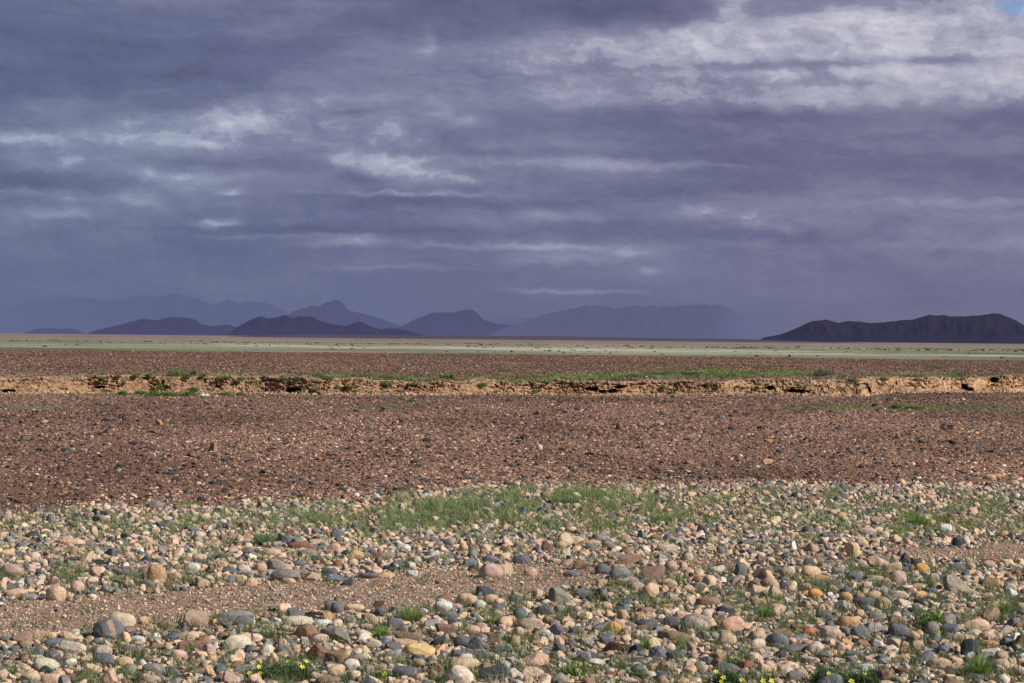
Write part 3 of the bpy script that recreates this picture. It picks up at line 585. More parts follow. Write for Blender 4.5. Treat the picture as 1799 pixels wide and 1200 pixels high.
STONE_DATA = """
211,1090,49,28,C,r,large cream yellow boulder at the lower edge of the sandy track
189,1106,56,34,X,r,large round grey and tan boulder beside the cream yellow one
253,1090,24,14,T,r
292,1098,36,17,B,r
346,1088,50,28,P,b,pinkish cracked boulder at the lower track edge
408,1085,70,22,G,f,long low grey slab at the lower track edge
428,1091,34,17,S,f
416,1131,50,28,C,r,pale cream boulder with a white band
439,1140,22,14,S,r
338,1133,58,18,B,b,long brown block lying in the cobbles
330,1118,40,14,T,r
128,1137,50,24,C,w,long pale slab leaning in the left cobbles
38,1119,34,20,B,b,brown block at the left edge below the track
75,1117,44,20,T,w
120,1116,22,18,T,w
97,1128,46,12,S,f
66,1145,20,18,S,r
92,1150,36,15,X,f
37,1155,24,18,B,w
78,1168,42,22,C,f
79,1175,26,17,K,w,blackish pointed cobble leaning on a pale one
54,1188,36,18,T,r
87,1192,36,18,T,r
194,1187,39,28,Y,w,tan boulder with a dark stripe near the bottom left corner
226,1175,26,20,G,r
217,1163,32,18,T,r
158,1175,38,24,T,w
180,1158,38,20,X,r
253,1150,20,20,T,b
230,1142,28,15,S,w
266,1194,33,15,P,r,smooth pink cobble at the bottom left
370,1180,22,19,O,b
312,1150,28,16,T,r
345,1160,30,14,T,w
272,1133,40,14,B,w
240,1123,34,12,W,f
218,1120,22,20,T,w
430,1177,40,16,G,f
305,1182,24,14,S,f
579,1064,26,17,G,r
592,1068,24,18,S,r
623,1067,36,11,T,f
668,1063,28,14,B,b
668,1075,20,15,S,r
552,1080,38,13,K,w,black slab under an orange tan splinter of rock
572,1081,46,12,O,w,orange tan splinter of rock lying on a black slab
521,1091,55,17,C,f,long whitish flat cobble below the track
566,1095,30,13,W,r,bright white lump beside a long whitish cobble
614,1088,28,16,G,w
592,1114,54,26,G,b,large dark grey block with a pale face
537,1110,40,26,B,r
560,1122,36,15,C,f
557,1141,38,38,R,n,tall rugged red brown boulder in the near cobbles
588,1152,38,25,B,b,square tan boulder right of the red brown one
695,1093,32,15,S,r
643,1101,26,10,C,f
737,1142,58,21,Y2,f,long bright yellow tan boulder near the bottom
715,1131,56,14,T,f
782,1106,40,18,B,b
814,1128,34,20,X,r
842,1131,38,23,S,w,dark slate wedge pointing up to the right
868,1120,22,24,B,w
776,1124,26,22,G,b
815,1168,56,22,T,f,broad pale tan boulder near the bottom centre
864,1178,60,31,X,n,biggest dark grey and tan boulder near the bottom centre
887,1168,24,15,W,r
760,1175,34,18,R,b,red brown block left of the broad pale tan boulder
712,1181,56,18,X,f,low grey topped boulder with a tan underside
618,1168,30,20,W,r,white and slate mottled cobble near the yellow flowers
690,1150,30,16,G,f
656,1131,28,14,C,r
690,1133,30,20,X,w
467,1141,24,17,C,r
498,1140,30,15,G,r
483,1158,22,22,T,w
590,1177,32,18,T,r
575,1195,48,14,B,r
760,1186,18,18,B,r
735,1190,16,14,T,r
779,1064,32,16,W,r
843,1062,20,14,W,r,small bright white cobble at the lower track edge
700,1070,34,18,G,n
790,1080,36,13,S,f
846,1088,18,18,C,w
887,1091,26,19,T,r
760,1096,34,14,G,f
802,1100,24,14,C,r
829,1106,30,14,T,r
722,1119,52,15,B,w,dark brown mossy slab in the near cobbles
850,1152,30,15,S,r
882,1139,38,14,G,f
958,1073,40,18,S,r,smooth blue slate cobble in the middle of the near belt
932,1095,46,19,P,r,greyish pink boulder near the bottom centre
914,1078,26,19,S,r
910,1110,22,17,T,r
1030,1080,24,18,T,n
1079,1102,27,18,O2,r,round orange cobble in the near belt
1139,1093,48,18,S,n,long dark slate boulder in the near belt
1222,1095,55,30,Z,r,large banded grey brown boulder in the near belt
1287,1097,44,26,P2,r,large smooth pink boulder in the near belt
1278,1124,34,23,T,r
1185,1118,60,17,B,f,low brown slab in front of the banded boulder
1160,1083,16,13,W,w,small glassy white quartz cobble
1180,1092,32,18,X,r
1082,1134,54,24,R,w,rough red brown and grey slab near the bottom
1065,1123,28,14,S,r
1152,1128,34,19,T,n
1156,1147,46,24,X,n
1186,1151,32,17,X,r
1178,1137,20,12,C,r
940,1157,50,27,T,w,big sloping tan boulder near the bottom centre
933,1182,46,18,P,r
1030,1153,27,28,G,w,upright three cornered grey boulder near the bottom
1047,1163,34,10,W,f,thin white slab beside a three cornered grey boulder
1172,1170,34,15,P,f
1230,1172,24,20,G,r
1103,1155,30,17,P,w
1105,1193,36,15,P,w
1280,1175,40,17,S,f
1311,1165,34,19,R,w
1343,1170,32,21,T,w
1327,1151,26,19,T,w
1331,1131,30,16,C,r
1333,1058,28,14,O,r
1243,1077,20,13,C,r
1172,1076,16,13,C,r
1194,1080,18,14,T,r
1048,1076,28,18,T,w
955,1111,24,12,W,r
983,1126,20,18,P,w
1006,1132,20,13,S,r
1012,1107,30,12,S,f
1053,1104,26,12,S,f
1122,1083,28,10,T,f
905,1125,24,16,T,r
1520,1059,42,18,S,r,large dark slate boulder with tan flecks
1480,1066,24,19,G,b
1441,1066,20,17,T,w
1361,1073,22,23,T,w
1491,1092,42,21,O,r,orange tan boulder in the right hand cobbles
1579,1089,50,25,H,n,big tan boulder with dark hollows
1540,1082,28,17,G,r
1537,1101,44,18,G,n
1513,1110,36,22,S,r,round blue grey boulder in the right hand cobbles
1580,1108,38,21,X,r
1637,1104,30,22,G,r
1669,1105,34,18,S,r
1717,1098,48,19,T,r
1740,1080,38,25,B,w
1460,1112,38,23,P,r
1423,1110,34,13,R2,b,flat brick red block in the right hand cobbles
1372,1112,40,15,B,b
1367,1124,42,23,S,r,large smooth dark boulder right of the pink one
1705,1137,32,29,K,r,tall blackish upright boulder near the bottom right
1651,1166,44,18,T,f
1685,1178,48,20,T,r,broad orange tan boulder near the bottom right corner
1627,1156,42,20,X,w
1556,1160,36,16,G,n
1585,1156,30,19,T,w
1520,1173,34,14,W,r
1396,1187,30,18,S,r
1375,1183,32,19,P,w
1535,1183,24,13,K,r
1553,1190,38,23,B,r
1425,1158,34,15,P,n
1400,1139,50,13,S,f,long low slate slab near the bottom right
1490,1127,26,15,O,w
1475,1136,24,16,T,w
1517,1128,26,14,B,w
1590,1143,24,14,R,w
1612,1133,24,14,P,r
1708,1112,26,12,C,w
1736,1117,28,14,T,r
1695,1121,44,11,T,f
1741,1130,32,10,O,f
1770,1128,22,15,S,r
1768,1105,30,14,P,w
1679,1087,22,12,S,r
1790,1097,26,14,B,w
1619,1057,28,13,K,r
1765,1061,18,11,T,r
1418,1077,30,12,T,w
1448,1081,28,12,S,f
1510,1077,20,14,T,r
1352,1171,28,18,T,r
1543,1131,20,12,W,r
1589,1133,18,12,P,r
1501,1149,36,12,S,f
97,1043,38,26,T,r,big round tan boulder at the upper edge of the track
133,1031,26,22,T,r
92,1021,24,16,T,b
104,1014,32,10,S,f
18,1003,48,22,P,r,large pinkish boulder at the left edge above the track
272,1007,38,29,O,r,big orange tan boulder in the cobbles above the track
335,996,34,15,W,r,bright white cobble above the sandy track
388,990,20,15,T,b
402,1001,24,12,S,r
427,999,26,13,W,r
171,1005,30,19,T,r
187,1036,24,14,S,r,dark slate cobble at the upper edge of the track
205,1039,15,11,G,r
213,1004,26,15,X,r
257,1024,26,12,S,r
300,1026,32,11,B,w
321,1035,18,9,S,r
227,1025,26,17,T,n
307,1013,28,13,T,r
18,1029,18,14,S,w
28,1041,38,13,T,r
48,1049,34,11,G,f
125,952,46,11,T,f,long tan slab in the thin grass at the left
158,955,22,13,S,w
132,965,34,10,T,w
176,987,22,12,K,n
68,1004,18,13,S,w
230,980,20,11,T,r
421,1016,26,13,T,r
440,1023,24,14,T,r
433,967,22,11,S,r
482,993,35,21,G2,r,big olive grey boulder above the sandy track
457,997,22,17,T,r
499,1011,54,21,G,r,wide grey boulder on the upper track edge
506,1020,26,11,T,r
578,1005,30,14,S,r
588,1017,36,11,S,r
614,1021,26,16,S,b,slate and white block on the upper track edge
645,1011,36,11,S,f
677,1010,32,10,O,f
723,1006,22,12,W,b
623,974,32,18,O,w,angular orange brown block in the middle cobbles
668,975,48,17,B,n,dark brown rugged rock in the middle cobbles
557,981,22,11,S,r
593,990,18,12,R,r
525,989,24,10,S,f
540,971,34,14,G,r
475,970,34,13,T,r
530,959,50,13,R,f,long reddish brown slab in the middle cobbles
688,959,18,12,W,w,small white pointed cobble in the middle cobbles
712,962,20,11,W,r
787,954,22,16,G,r,pale grey upright cobble below the dense grass
762,947,26,12,S,n
826,988,28,14,S,r
861,982,28,13,S,r
882,977,26,13,T,w
861,1003,44,25,P,r,large pale pink boulder at the end of the track
885,1000,34,20,T,b
851,1036,36,20,K,w,dark slate block standing on the sandy track
819,1052,38,19,T,r
861,1052,28,14,T,r
778,1047,24,12,B,b
548,1013,34,14,P,b
1003,948,50,28,T2,v,large angular tan slab standing below the dense grass
961,960,22,16,R,r,reddish cobble left of the large angular slab
985,958,18,14,T,r
911,957,20,13,B,r
943,965,18,17,S,w
1041,954,28,11,T,f
1068,956,22,11,G,r
1036,961,20,9,S,r
1128,938,18,17,S,w,upright slate cobble at the edge of the grass
1156,944,28,9,B,f,dark brown flat cobble at the edge of the grass
1173,963,38,14,C,f
1103,984,52,17,B,b,long chocolate brown block in the middle cobbles
1085,975,34,12,G2,w
1020,993,26,17,B,b
1058,1000,28,19,S,r,smooth round blue grey cobble by the track end
1090,1008,40,24,G,r,large pale grey boulder by the track end
1101,1020,44,23,X,r,grey and tan boulder in front of a pale grey one
1148,1008,36,26,B,b,big brown angular boulder in the middle cobbles
1143,1036,32,26,T,r,tall rounded tan boulder in the middle of the belt
1120,1029,30,15,P,r
932,1004,25,15,T,r
1003,1009,32,10,S,f
983,1046,38,28,G2,b,big square grey boulder below the track end
1060,1045,34,23,X,b
1025,1041,32,13,S,r
1055,1022,26,16,T,n
945,1042,28,15,T,n
917,983,34,16,X,r
1257,999,34,15,C,w
1247,1021,28,21,T,r,smooth peach coloured boulder in the right hand cobbles
1230,1029,26,13,G,r
1302,1001,22,25,S,r,upright slate and pink boulder
1317,1017,16,14,T,r
1342,1009,36,20,B,b,brown block right of the upright slate boulder
1337,1033,46,18,T,w,long tan wedge below a brown block
1210,978,18,13,C,r
1310,951,38,10,S,n
1252,949,22,11,T,r
1223,1018,16,12,R,r
1243,1057,44,15,B,f
1097,1058,36,14,S,n
1186,1054,26,11,C,r
1497,966,30,25,Y3,b,big two tone yellow tan boulder at the left end of the far gravel track
1587,969,26,18,B,w,brown pointed rock behind a black one
1592,981,26,23,K,n,jagged black rock at the edge of the far gravel track
1619,998,28,17,O2,r,smooth ochre yellow cobble right of the jagged black rock
1546,986,44,21,T,w,large sloping tan boulder left of the jagged black rock
1569,996,32,16,T,b
1579,1014,30,22,P,r,smooth pale pink boulder below the jagged black rock
1502,1012,30,17,S,r
1510,999,40,13,K,n
1426,1004,38,18,T,r,flat topped tan boulder in the right hand cobbles
1383,1005,30,16,P,r
1441,1017,32,15,O,r
1439,1027,24,11,S,r
1432,1042,28,15,O2,r,bright orange cobble in the right hand cobbles
1417,1032,22,14,T,r
1391,1035,20,13,T,r
1379,1029,22,12,S,r
1682,1023,50,36,G2,n,biggest lumpy grey brown boulder on the right
1683,996,30,12,S,f
1706,995,19,12,T,r
1639,994,22,13,C,w
1739,991,22,13,P,r
1745,983,36,11,R2,w,flat brick red rock by the far gravel track
1684,952,20,17,K,r,round black cobble beyond the far gravel track
1698,950,16,15,C,r
1663,928,28,14,W,r,whitish rounded cobble in the grass at the right
1525,933,34,12,P,f
1515,953,22,12,T,r
1751,1024,44,17,O,w
1732,1023,22,12,S,r
1788,1008,18,13,R,r
1641,1016,24,20,P,b
1637,1037,24,14,S,w
1582,1045,34,15,C,r
1536,1045,26,14,T,r
1487,1048,24,15,O,r
1520,1030,26,17,P,n
1540,1018,32,12,C,r
1555,1027,20,14,B,b
1604,1039,18,14,T,r
1618,1045,24,13,O,r
1361,1040,30,25,T,n
1352,1011,22,17,T,b
1786,994,24,15,C,n
1660,1049,22,12,S,b
271,887,30,15,G,r,large grey boulder at the far edge of the pale cobbles
279,742,13,9,O3,b,orange block alone on the dark gravel plain
375,785,17,17,B,b,upright brown block on the dark gravel plain
380,799,16,8,B,r
948,785,10,9,C,r,pale round stone alone on the dark gravel plain
750,773,15,7,K,r
300,831,24,7,K,r,flat black stone left of centre on the dark gravel plain
309,842,18,8,K,r
1088,748,17,13,R,n,dark red brown block on the dark gravel plain
1125,744,12,9,B,n
920,769,14,7,K,r
1268,733,14,6,S,r
1160,744,12,7,O,r
1348,810,22,8,O,f,long orange stone on the right of the dark gravel plain
1285,752,13,6,K,r
1430,830,20,6,K,f
353,877,15,9,K,r,black stone just beyond the pale cobbles at the left
1350,774,18,5,O3,f
234,778,20,6,K,f
115,790,18,6,K,r
1604,815,9,6,C,r
1740,838,20,10,T,r
1192,855,14,10,T,w
994,861,12,12,T,w,pale upright stone on the far edge of the grass
795,866,16,10,S,w
742,872,14,9,T,r
"""

# ------------------------------------------------------------------ stones
def ico(sub):
    t = (1 + 5 ** .5) / 2
    V = [(-1, t, 0), (1, t, 0), (-1, -t, 0), (1, -t, 0), (0, -1, t), (0, 1, t), (0, -1, -t), (0, 1, -t), (t, 0, -1), (t, 0, 1), (-t, 0, -1), (-t, 0, 1)]
    Fc = [(0, 11, 5), (0, 5, 1), (0, 1, 7), (0, 7, 10), (0, 10, 11), (1, 5, 9), (5, 11, 4), (11, 10, 2), (10, 7, 6), (7, 1, 8), (3, 9, 4), (3, 4, 2), (3, 2, 6), (3, 6, 8), (3, 8, 9), (4, 9, 5), (2, 4, 11), (6, 2, 10), (8, 6, 7), (9, 8, 1)]
    V = [np.array(v) / np.linalg.norm(v) for v in V]
    for _ in range(sub):
        mid = {}; F2 = []
        def mp(a, b):
            k = (min(a, b), max(a, b))
            if k not in mid:
                v = V[a] + V[b]; V.append(v / np.linalg.norm(v)); mid[k] = len(V) - 1
            return mid[k]
        for a, b, c in Fc:
            ab, bc, ca = mp(a, b), mp(b, c), mp(c, a)
            F2 += [(a, ab, ca), (b, bc, ab), (c, ca, bc), (ab, bc, ca)]
        Fc = F2
    return np.array(V), np.array(Fc)
ICO = [ico(i) for i in range(5)]

def rock(sub, kind, r):
    """unit rock, half extents about 1; kind r rounded, f flat, b block, w wedge, n rugged, v split slab"""
    V, Fc = ICO[sub]; V = V.copy()
    p = {'r': r.uniform(2.0, 2.5), 'f': 2.4, 'b': 4.2, 'w': 3.0, 'n': 2.6, 'v': 3.0}[kind]
    V = V / (np.sum(np.abs(V) ** p, axis=1) ** (1 / p))[:, None]
    o = r.uniform(-50, 50, 3)
    amp = {'r': .13, 'f': .12, 'b': .10, 'w': .13, 'n': .26, 'v': .12}[kind]
    n = fbm(V[:, 0] * .9 + o[0], V[:, 1] * .9 + o[1], V[:, 2] * .9 + o[2], 2, 1)
    V = V * (1 + 1.7 * amp * n)[:, None]
    cuts = {'r': r.integers(1, 4), 'f': 2, 'b': 4, 'w': 5, 'n': 5, 'v': 4}[kind]
    for i in range(cuts):
        nn = r.normal(size=3); nn[2] = abs(nn[2]) if kind in 'wn' or i == 0 else nn[2]; nn /= np.linalg.norm(nn)
        lim = r.uniform(.72, .92) if kind in 'rf' else r.uniform(.42, .8)
        dd = V @ nn - lim
        V = V - np.clip(dd, 0, None)[:, None] * nn * (.9 if kind in 'rf' else .97)
    if kind == 'w':
        V[:, 2] *= 1 + .45 * np.clip(V[:, 0] * r.choice([-1, 1]), -1, 1)
    if kind == 'v':
        V[:, 2] -= .55 * np.exp(-((V[:, 0] - .1) / .3) ** 2) * (V[:, 2] > 0)
    if sub >= 2:
        n2 = fbm(V[:, 0] * 3 + o[1], V[:, 1] * 3 + o[2], V[:, 2] * 3 + o[0], 4, 2)
        V = V * (1 + {'n': .13, 'w': .06, 'b': .055, 'v': .06}.get(kind, .03) * n2)[:, None]
        if kind == 'n':
            V = V * (1 - .07 * np.exp(-(np.abs(fbm(V[:, 0] * 2 + o[0], V[:, 1] * 2, V[:, 2] * 2.6, 3, 9)) / .06) ** 2))[:, None]
    V = V / np.array([np.abs(V[:, 0]).max(), np.abs(V[:, 1]).max(), np.abs(V[:, 2]).max()])
    return V, Fc

PAL = {'T': (.58, .41, .285), 'T2': (.50, .35, .25), 'C': (.58, .485, .38), 'S': (.155, .158, .172), 'G': (.27, .245, .22), 'G2': (.25, .225, .18), 'B': (.27, .175, .12),
       'P': (.50, .36, .285), 'P2': (.60, .33, .26), 'O': (.56, .35, .19), 'O2': (.58, .31, .11), 'O3': (.50, .22, .10), 'W': (.62, .58, .53), 'R': (.25, .125, .085), 'R2': (.38, .15, .085),
       'K': (.055, .06, .068), 'X': (.50, .36, .26), 'Y': (.53, .38, .27), 'Y2': (.66, .46, .21), 'Y3': (.56, .43, .27), 'Z': (.47, .38, .29), 'H': (.50, .345, .23)}
PAL2 = {'X': ((.13, .13, .15), .66), 'Y': ((.14, .14, .16), .40), 'Z': ((.20, .17, .15), .55), 'H': ((.12, .08, .06), .40), 'S': ((.24, .23, .23), .40), 'K': ((.12, .11, .11), .30), 'G': ((.42, .34, .27), .38),
        'G2': ((.36, .30, .22), .45), 'B': ((.40, .29, .20), .36), 'R': ((.13, .07, .055), .45), 'W': ((.35, .34, .34), .30)}
CN = {'T': 'tan', 'T2': 'tan', 'C': 'cream', 'S': 'blue grey', 'G': 'grey', 'G2': 'olive grey', 'B': 'brown', 'P': 'pinkish', 'P2': 'pink', 'O': 'orange tan', 'O2': 'orange', 'O3': 'orange', 'W': 'whitish', 'R': 'red brown', 'R2': 'brick red', 'K': 'blackish', 'X': 'grey and tan', 'Y': 'tan', 'Y2': 'yellow', 'Y3': 'yellow tan', 'Z': 'banded', 'H': 'tan'}
SN = {'r': 'rounded', 'f': 'flat', 'b': 'blocky', 'w': 'angular', 'n': 'rough', 'v': 'angular'}
def tints(code, r):
    c = np.array(PAL[code]) * r.uniform(.86, 1.12) * (1 + r.uniform(-.05, .05, 3))
    c2, a = PAL2.get(code, (np.array(PAL[code]) * r.uniform(.62, .85), .30))
    c2 = np.array(c2) * r.uniform(.85, 1.15)
    a = a + r.uniform(-.06, .06)
    return c, np.append(c2, a)

STONES = []
for ln in STONE_DATA.strip().split('\n'):
    q = ln.split(',')
    STONES.append(dict(cx=float(q[0]), cy=float(q[1]), w=float(q[2]), h=float(q[3]), c=q[4], s=q[5], ph=q[6] if len(q) > 6 else ''))
for s in STONES: s['area'] = s['w'] * s['h'] * (4 if s['ph'] else 1)
order = sorted(range(len(STONES)), key=lambda i: -STONES[i]['area'])
keep = set(order[:296])
salient = [s for s in STONES if s['ph']]
used_labels = set()
def auto_label(s):
    size = 'large' if s['w'] * s['h'] > 620 else 'medium sized' if s['w'] * s['h'] > 330 else 'small'
    cand = sorted(salient, key=lambda q: math.hypot(q['cx'] - s['cx'], (q['cy'] - s['cy']) * 1.6))
    for q in cand[:6]:
        dx, dy = s['cx'] - q['cx'], (s['cy'] - q['cy']) * 1.6
        if abs(dx) > abs(dy): rel = 'right of' if dx > 0 else 'left of'
        else: rel = 'in front of' if dy > 0 else 'behind'
        ph = q['ph'].split()
        near = 'just ' if math.hypot(dx, dy) < 45 else 'some way '
        for pre in (near,):
            l = f"{size} {CN[s['c']]} {SN[s['s']]} stone {pre}{rel} the {' '.join(ph)}"
            if len(l.split()) > 16:
                l = f"{size} {CN[s['c']]} stone {pre}{rel} the {' '.join(ph)}"
            if len(l.split()) > 16:
                l = f"{CN[s['c']]} stone {rel} the {' '.join(ph)}"
            if l not in used_labels and len(l.split()) <= 16: return l
    return f"{size} {CN[s['c']]} {SN[s['s']]} stone in the belt of cobbles"
def own_label(s): return s['ph']
hero_xy = []; hero_px = []
for i, s in enumerate(STONES):
    r = np.random.default_rng(1000 + i)
    P = hit([s['cx']], [s['cy'] + s['h'] * .5])[0]
    k = P[1] / FPX
    wx = s['w'] * k * .5; hz = s['h'] * k * .5
    dp = min(wx, max(hz, .45 * wx) * 1.15) * r.uniform(.85, 1.1)
    bury = .22
    cz = hz / (1 - bury) * 1.02
    V, Fc = rock(4 if s['w'] > 34 else 3 if s['cy'] > 900 else 2, s['s'], r)
    V = V * np.array([wx * 1.03, dp, cz])
    a = r.uniform(-.35, .35)
    ca_, sa_ = math.cos(a), math.sin(a)
    if s['s'] in 'rfn': tl = r.uniform(-.14, .14)
    else: tl = r.uniform(-.2, .2)
    V = V @ np.array([[math.cos(tl), 0, math.sin(tl)], [0, 1, 0], [-math.sin(tl), 0, math.cos(tl)]])
    V = V @ np.array([[ca_, sa_, 0], [-sa_, ca_, 0], [0, 0, 1]])
    c, c2 = tints(s['c'], r)
    n = len(V)
    loc = (P[0], P[1] + dp * .8, P[2] + cz * (1 - 2 * bury))
    s['loc'] = loc; hero_xy.append((loc[0], loc[1], max(wx, dp))); hero_px.append((s['cx'], s['cy'], s['w'] / 2, s['h'] / 2, loc[1] - dp))
    s['mesh'] = (V, Fc, np.tile(c, (n, 1)), np.tile(c2, (n, 1)))
hero_xy = np.array(hero_xy); hero_px = np.array(hero_px)
extra = []
for i in order:
    s = STONES[i]; V, Fc, c, c2 = s['mesh']
    if i in keep:
        o = link("boulder" if s['w'] > 30 or s['cy'] < 860 else "cobble", tri_mesh("boulder", V, Fc, c, c2), MAT_STONE, loc=s['loc'])
        lb = s['ph'] if s['ph'] else auto_label(s)
        used_labels.add(lb)
        tag(o, lb, "stone", "stones strewn over the desert")
    else: extra.append((V + np.array(s['loc']), Fc, c, c2))

class Pile:
    """collects many small stones into one stuff object"""
    def __init__(s): s.V = []; s.F = []; s.c = []; s.d = []; s.n = 0
    def add(s, V, Fc, c, c2=None):
        s.V.append(V); s.F.append(Fc + s.n); s.n += len(V); s.c.append(c)
        if c2 is not None: s.d.append(c2)
    def build(s, name, label, cat, mat, smooth=True):
        o = link(name, tri_mesh(name, np.concatenate(s.V), np.concatenate(s.F), np.concatenate(s.c), np.concatenate(s.d) if s.d else None, smooth), mat)
        tag(o, label, cat, kind="stuff"); return o
    def scatter(s, variants, xyz, size, flat, cols, cols2, r, bury=.25, elong=(.65, 1.0)):
        """variants: list of (V,F); xyz (n,3) ground points; size (n,) half width"""
        n = len(xyz); pick = r.integers(0, len(variants), n)
        th = r.uniform(0, 2 * np.pi, n); el = r.uniform(*elong, n); tx = r.normal(0, .16, n); ty = r.normal(0, .16, n)
        for k, (V, Fc) in enumerate(variants):
            I = np.where(pick == k)[0]
            if not len(I): continue
            S = np.stack([size[I], size[I] * el[I], size[I] * flat[I]], 1)
            W = V[None] * S[:, None, :]
            W[..., 2] += W[..., 0] * tx[I][:, None] + W[..., 1] * ty[I][:, None]
            c_, s_ = np.cos(th[I])[:, None], np.sin(th[I])[:, None]
            x = W[..., 0] * c_ - W[..., 1] * s_; y = W[..., 0] * s_ + W[..., 1] * c_
            W = np.stack([x, y, W[..., 2]], -1) + xyz[I][:, None, :]
            W[..., 2] += (S[:, 2] * (1 - 2 * bury))[:, None]
            nv = len(V)
            Fa = (Fc[None] + (np.arange(len(I)) * nv)[:, None, None]).reshape(-1, 3)
            s.add(W.reshape(-1, 3), Fa, np.repeat(cols[I], nv, 0), None if cols2 is None else np.repeat(cols2[I], nv, 0))

def palette(codes, weights, n, r, v=.20):
    w_ = np.array(weights, float); k = r.choice(len(codes), n, p=w_ / w_.sum())
    base = np.array([PAL[c] for c in codes])[k]
    c2 = np.array([PAL2.get(c, (np.array(PAL[c]) * .72, .30))[0] for c in codes])[k]
    am = np.array([PAL2.get(c, (0, .30))[1] for c in codes])[k]
    m = r.uniform(1 - v, 1 + v, (n, 1)) * (1 + r.uniform(-.06, .06, (n, 3)))
    return base * m, np.concatenate([c2 * m, (am + r.uniform(-.1, .1, n))[:, None]], 1)

def wedge_points(n, r0, r1, half, r):
    rad = np.sqrt(r.uniform(r0 ** 2, r1 ** 2, n)); a = r.uniform(-half, half, n)
    return rad * np.sin(a), rad * np.cos(a)

HALF = math.radians(13.6)
r = np.random.default_rng(11)
# cobbles of the two near belts: larger stones first, thrown so that they do not overlap
cells = {}
def throw(x, y, rad, slack):
    out = []
    for i in range(len(x)):
        cx, cy = int(x[i] // .2), int(y[i] // .2); ok = True
        for a in (-1, 0, 1):
            for b in (-1, 0, 1):
                for (qx, qy, qr) in cells.get((cx + a, cy + b), ()):
                    if (qx - x[i]) ** 2 + (qy - y[i]) ** 2 < (slack * (qr + rad[i])) ** 2: ok = False; break
                if not ok: break
            if not ok: break
        if ok: cells.setdefault((cx, cy), []).append((x[i], y[i], rad[i])); out.append(i)
    return np.array(out, int)
for (hx, hy, hr) in hero_xy: cells.setdefault((int(hx // .2), int(hy // .2)), []).append((hx, hy, hr))
def clear_of_heroes(P, size, flat):
    """leave the large stones in view: small ones may not stand in front of more than their foot"""
    px, py = project(P + np.array([0, 0, 1.0]) * (size * flat * 1.3)[:, None])
    hw = size * FPX / P[:, 1]
    bad = np.zeros(len(P), bool)
    for (cx, cy, w2, h2, yy) in hero_px:
        bad |= (np.abs(px - cx) < w2 * .75 + hw * .6) & (py > cy - h2) & (py < cy + h2 * .62) & (P[:, 1] < yy + .02)
    return ~bad
cob = Pile()
for (V, Fc, c, c2) in extra: cob.add(V, Fc, c, c2)
var3 = [rock(3, k, r) for k in 'rrrffbbbwwwwwnnnv']
var2 = [rock(2, k, r) for k in 'rrrffbbbwwwwwnnnv']
var1 = [rock(1, k, r) for k in 'rrffbbbwwwwnn']
FC = ['T', 'C', 'S', 'G', 'B', 'P', 'O', 'W', 'R', 'K', 'X']; FW = [42, 12, 12, 15, 9, 6, 1.5, 3, 2, 2, 9]
for (n, med, sg, lo, hi, slack) in ((8000, .048, .20, .038, .074, .80), (36000, .031, .24, .019, .05, .78), (80000, .017, .28, .010, .026, .74)):
    x, y = wedge_points(n, 12.6, 32.5, HALF, r)
    size = np.clip(med * np.exp(r.normal(0, sg, n)), lo, hi)
    P = np.stack([x, y, gz(x, y)], 1); px, py = project(P)
    dens = sst(-9, 3, py - crest_py(px)) * (1 - track_mask(px, py)) 
    g = grass_density(px, py)
    dens = dens * (1 - .60 * np.clip(g, 0, 1))
    patch = .5 + .5 * fbm(x * .8, y * .5, 0, 3, 130)
    if .02 < med < .05: dens = dens * np.clip(.45 + 1.1 * patch, 0, 1)
    if med > .05: dens = dens * np.where(py > 1040, 1, np.where(py > 960, .45, .12))
    dens = dens * np.where((py < 935) , .5, np.where(py < 990, .8, 1))
    # thin out on the right between the belts
    dens = dens * (1 - .6 * ell(px, py, 1560, 965, 160, 18)) * (1 - .5 * ell(px, py, 1240, 990, 160, 18))
    ok = r.uniform(0, 1, n) < dens
    x, y, size, P = x[ok], y[ok], size[ok], P[ok]
    flat = r.uniform(.38, .85, len(x))
    ok = clear_of_heroes(P, size, flat); x, y, size, P, flat = x[ok], y[ok], size[ok], P[ok], flat[ok]
    I = throw(x, y, size, slack); P, size, flat = P[I], size[I], flat[I]
    c, c2 = palette(FC, FW, len(P), r)
    for (vs, sel) in ((var3, (P[:, 1] < 17) & (size > .034)), (var2, ((P[:, 1] >= 17) & (size > .034)) | ((P[:, 1] < 20) & (size <= .034) & (size > .016))), (var1, None)):
        if sel is None: sel = ~(((P[:, 1] < 17) & (size > .034)) | ((P[:, 1] >= 17) & (size > .034)) | ((P[:, 1] < 20) & (size <= .034) & (size > .016)))
        J = np.where(sel)[0]
        if len(J): cob.scatter(vs, P[J], size[J], flat[J], c[J], c2[J], r, .24, (.55, 1.0))
cob.build("cobbles", "smaller tan, grey and slate cobbles crowded over the near ground", "cobbles", MAT_STONE)

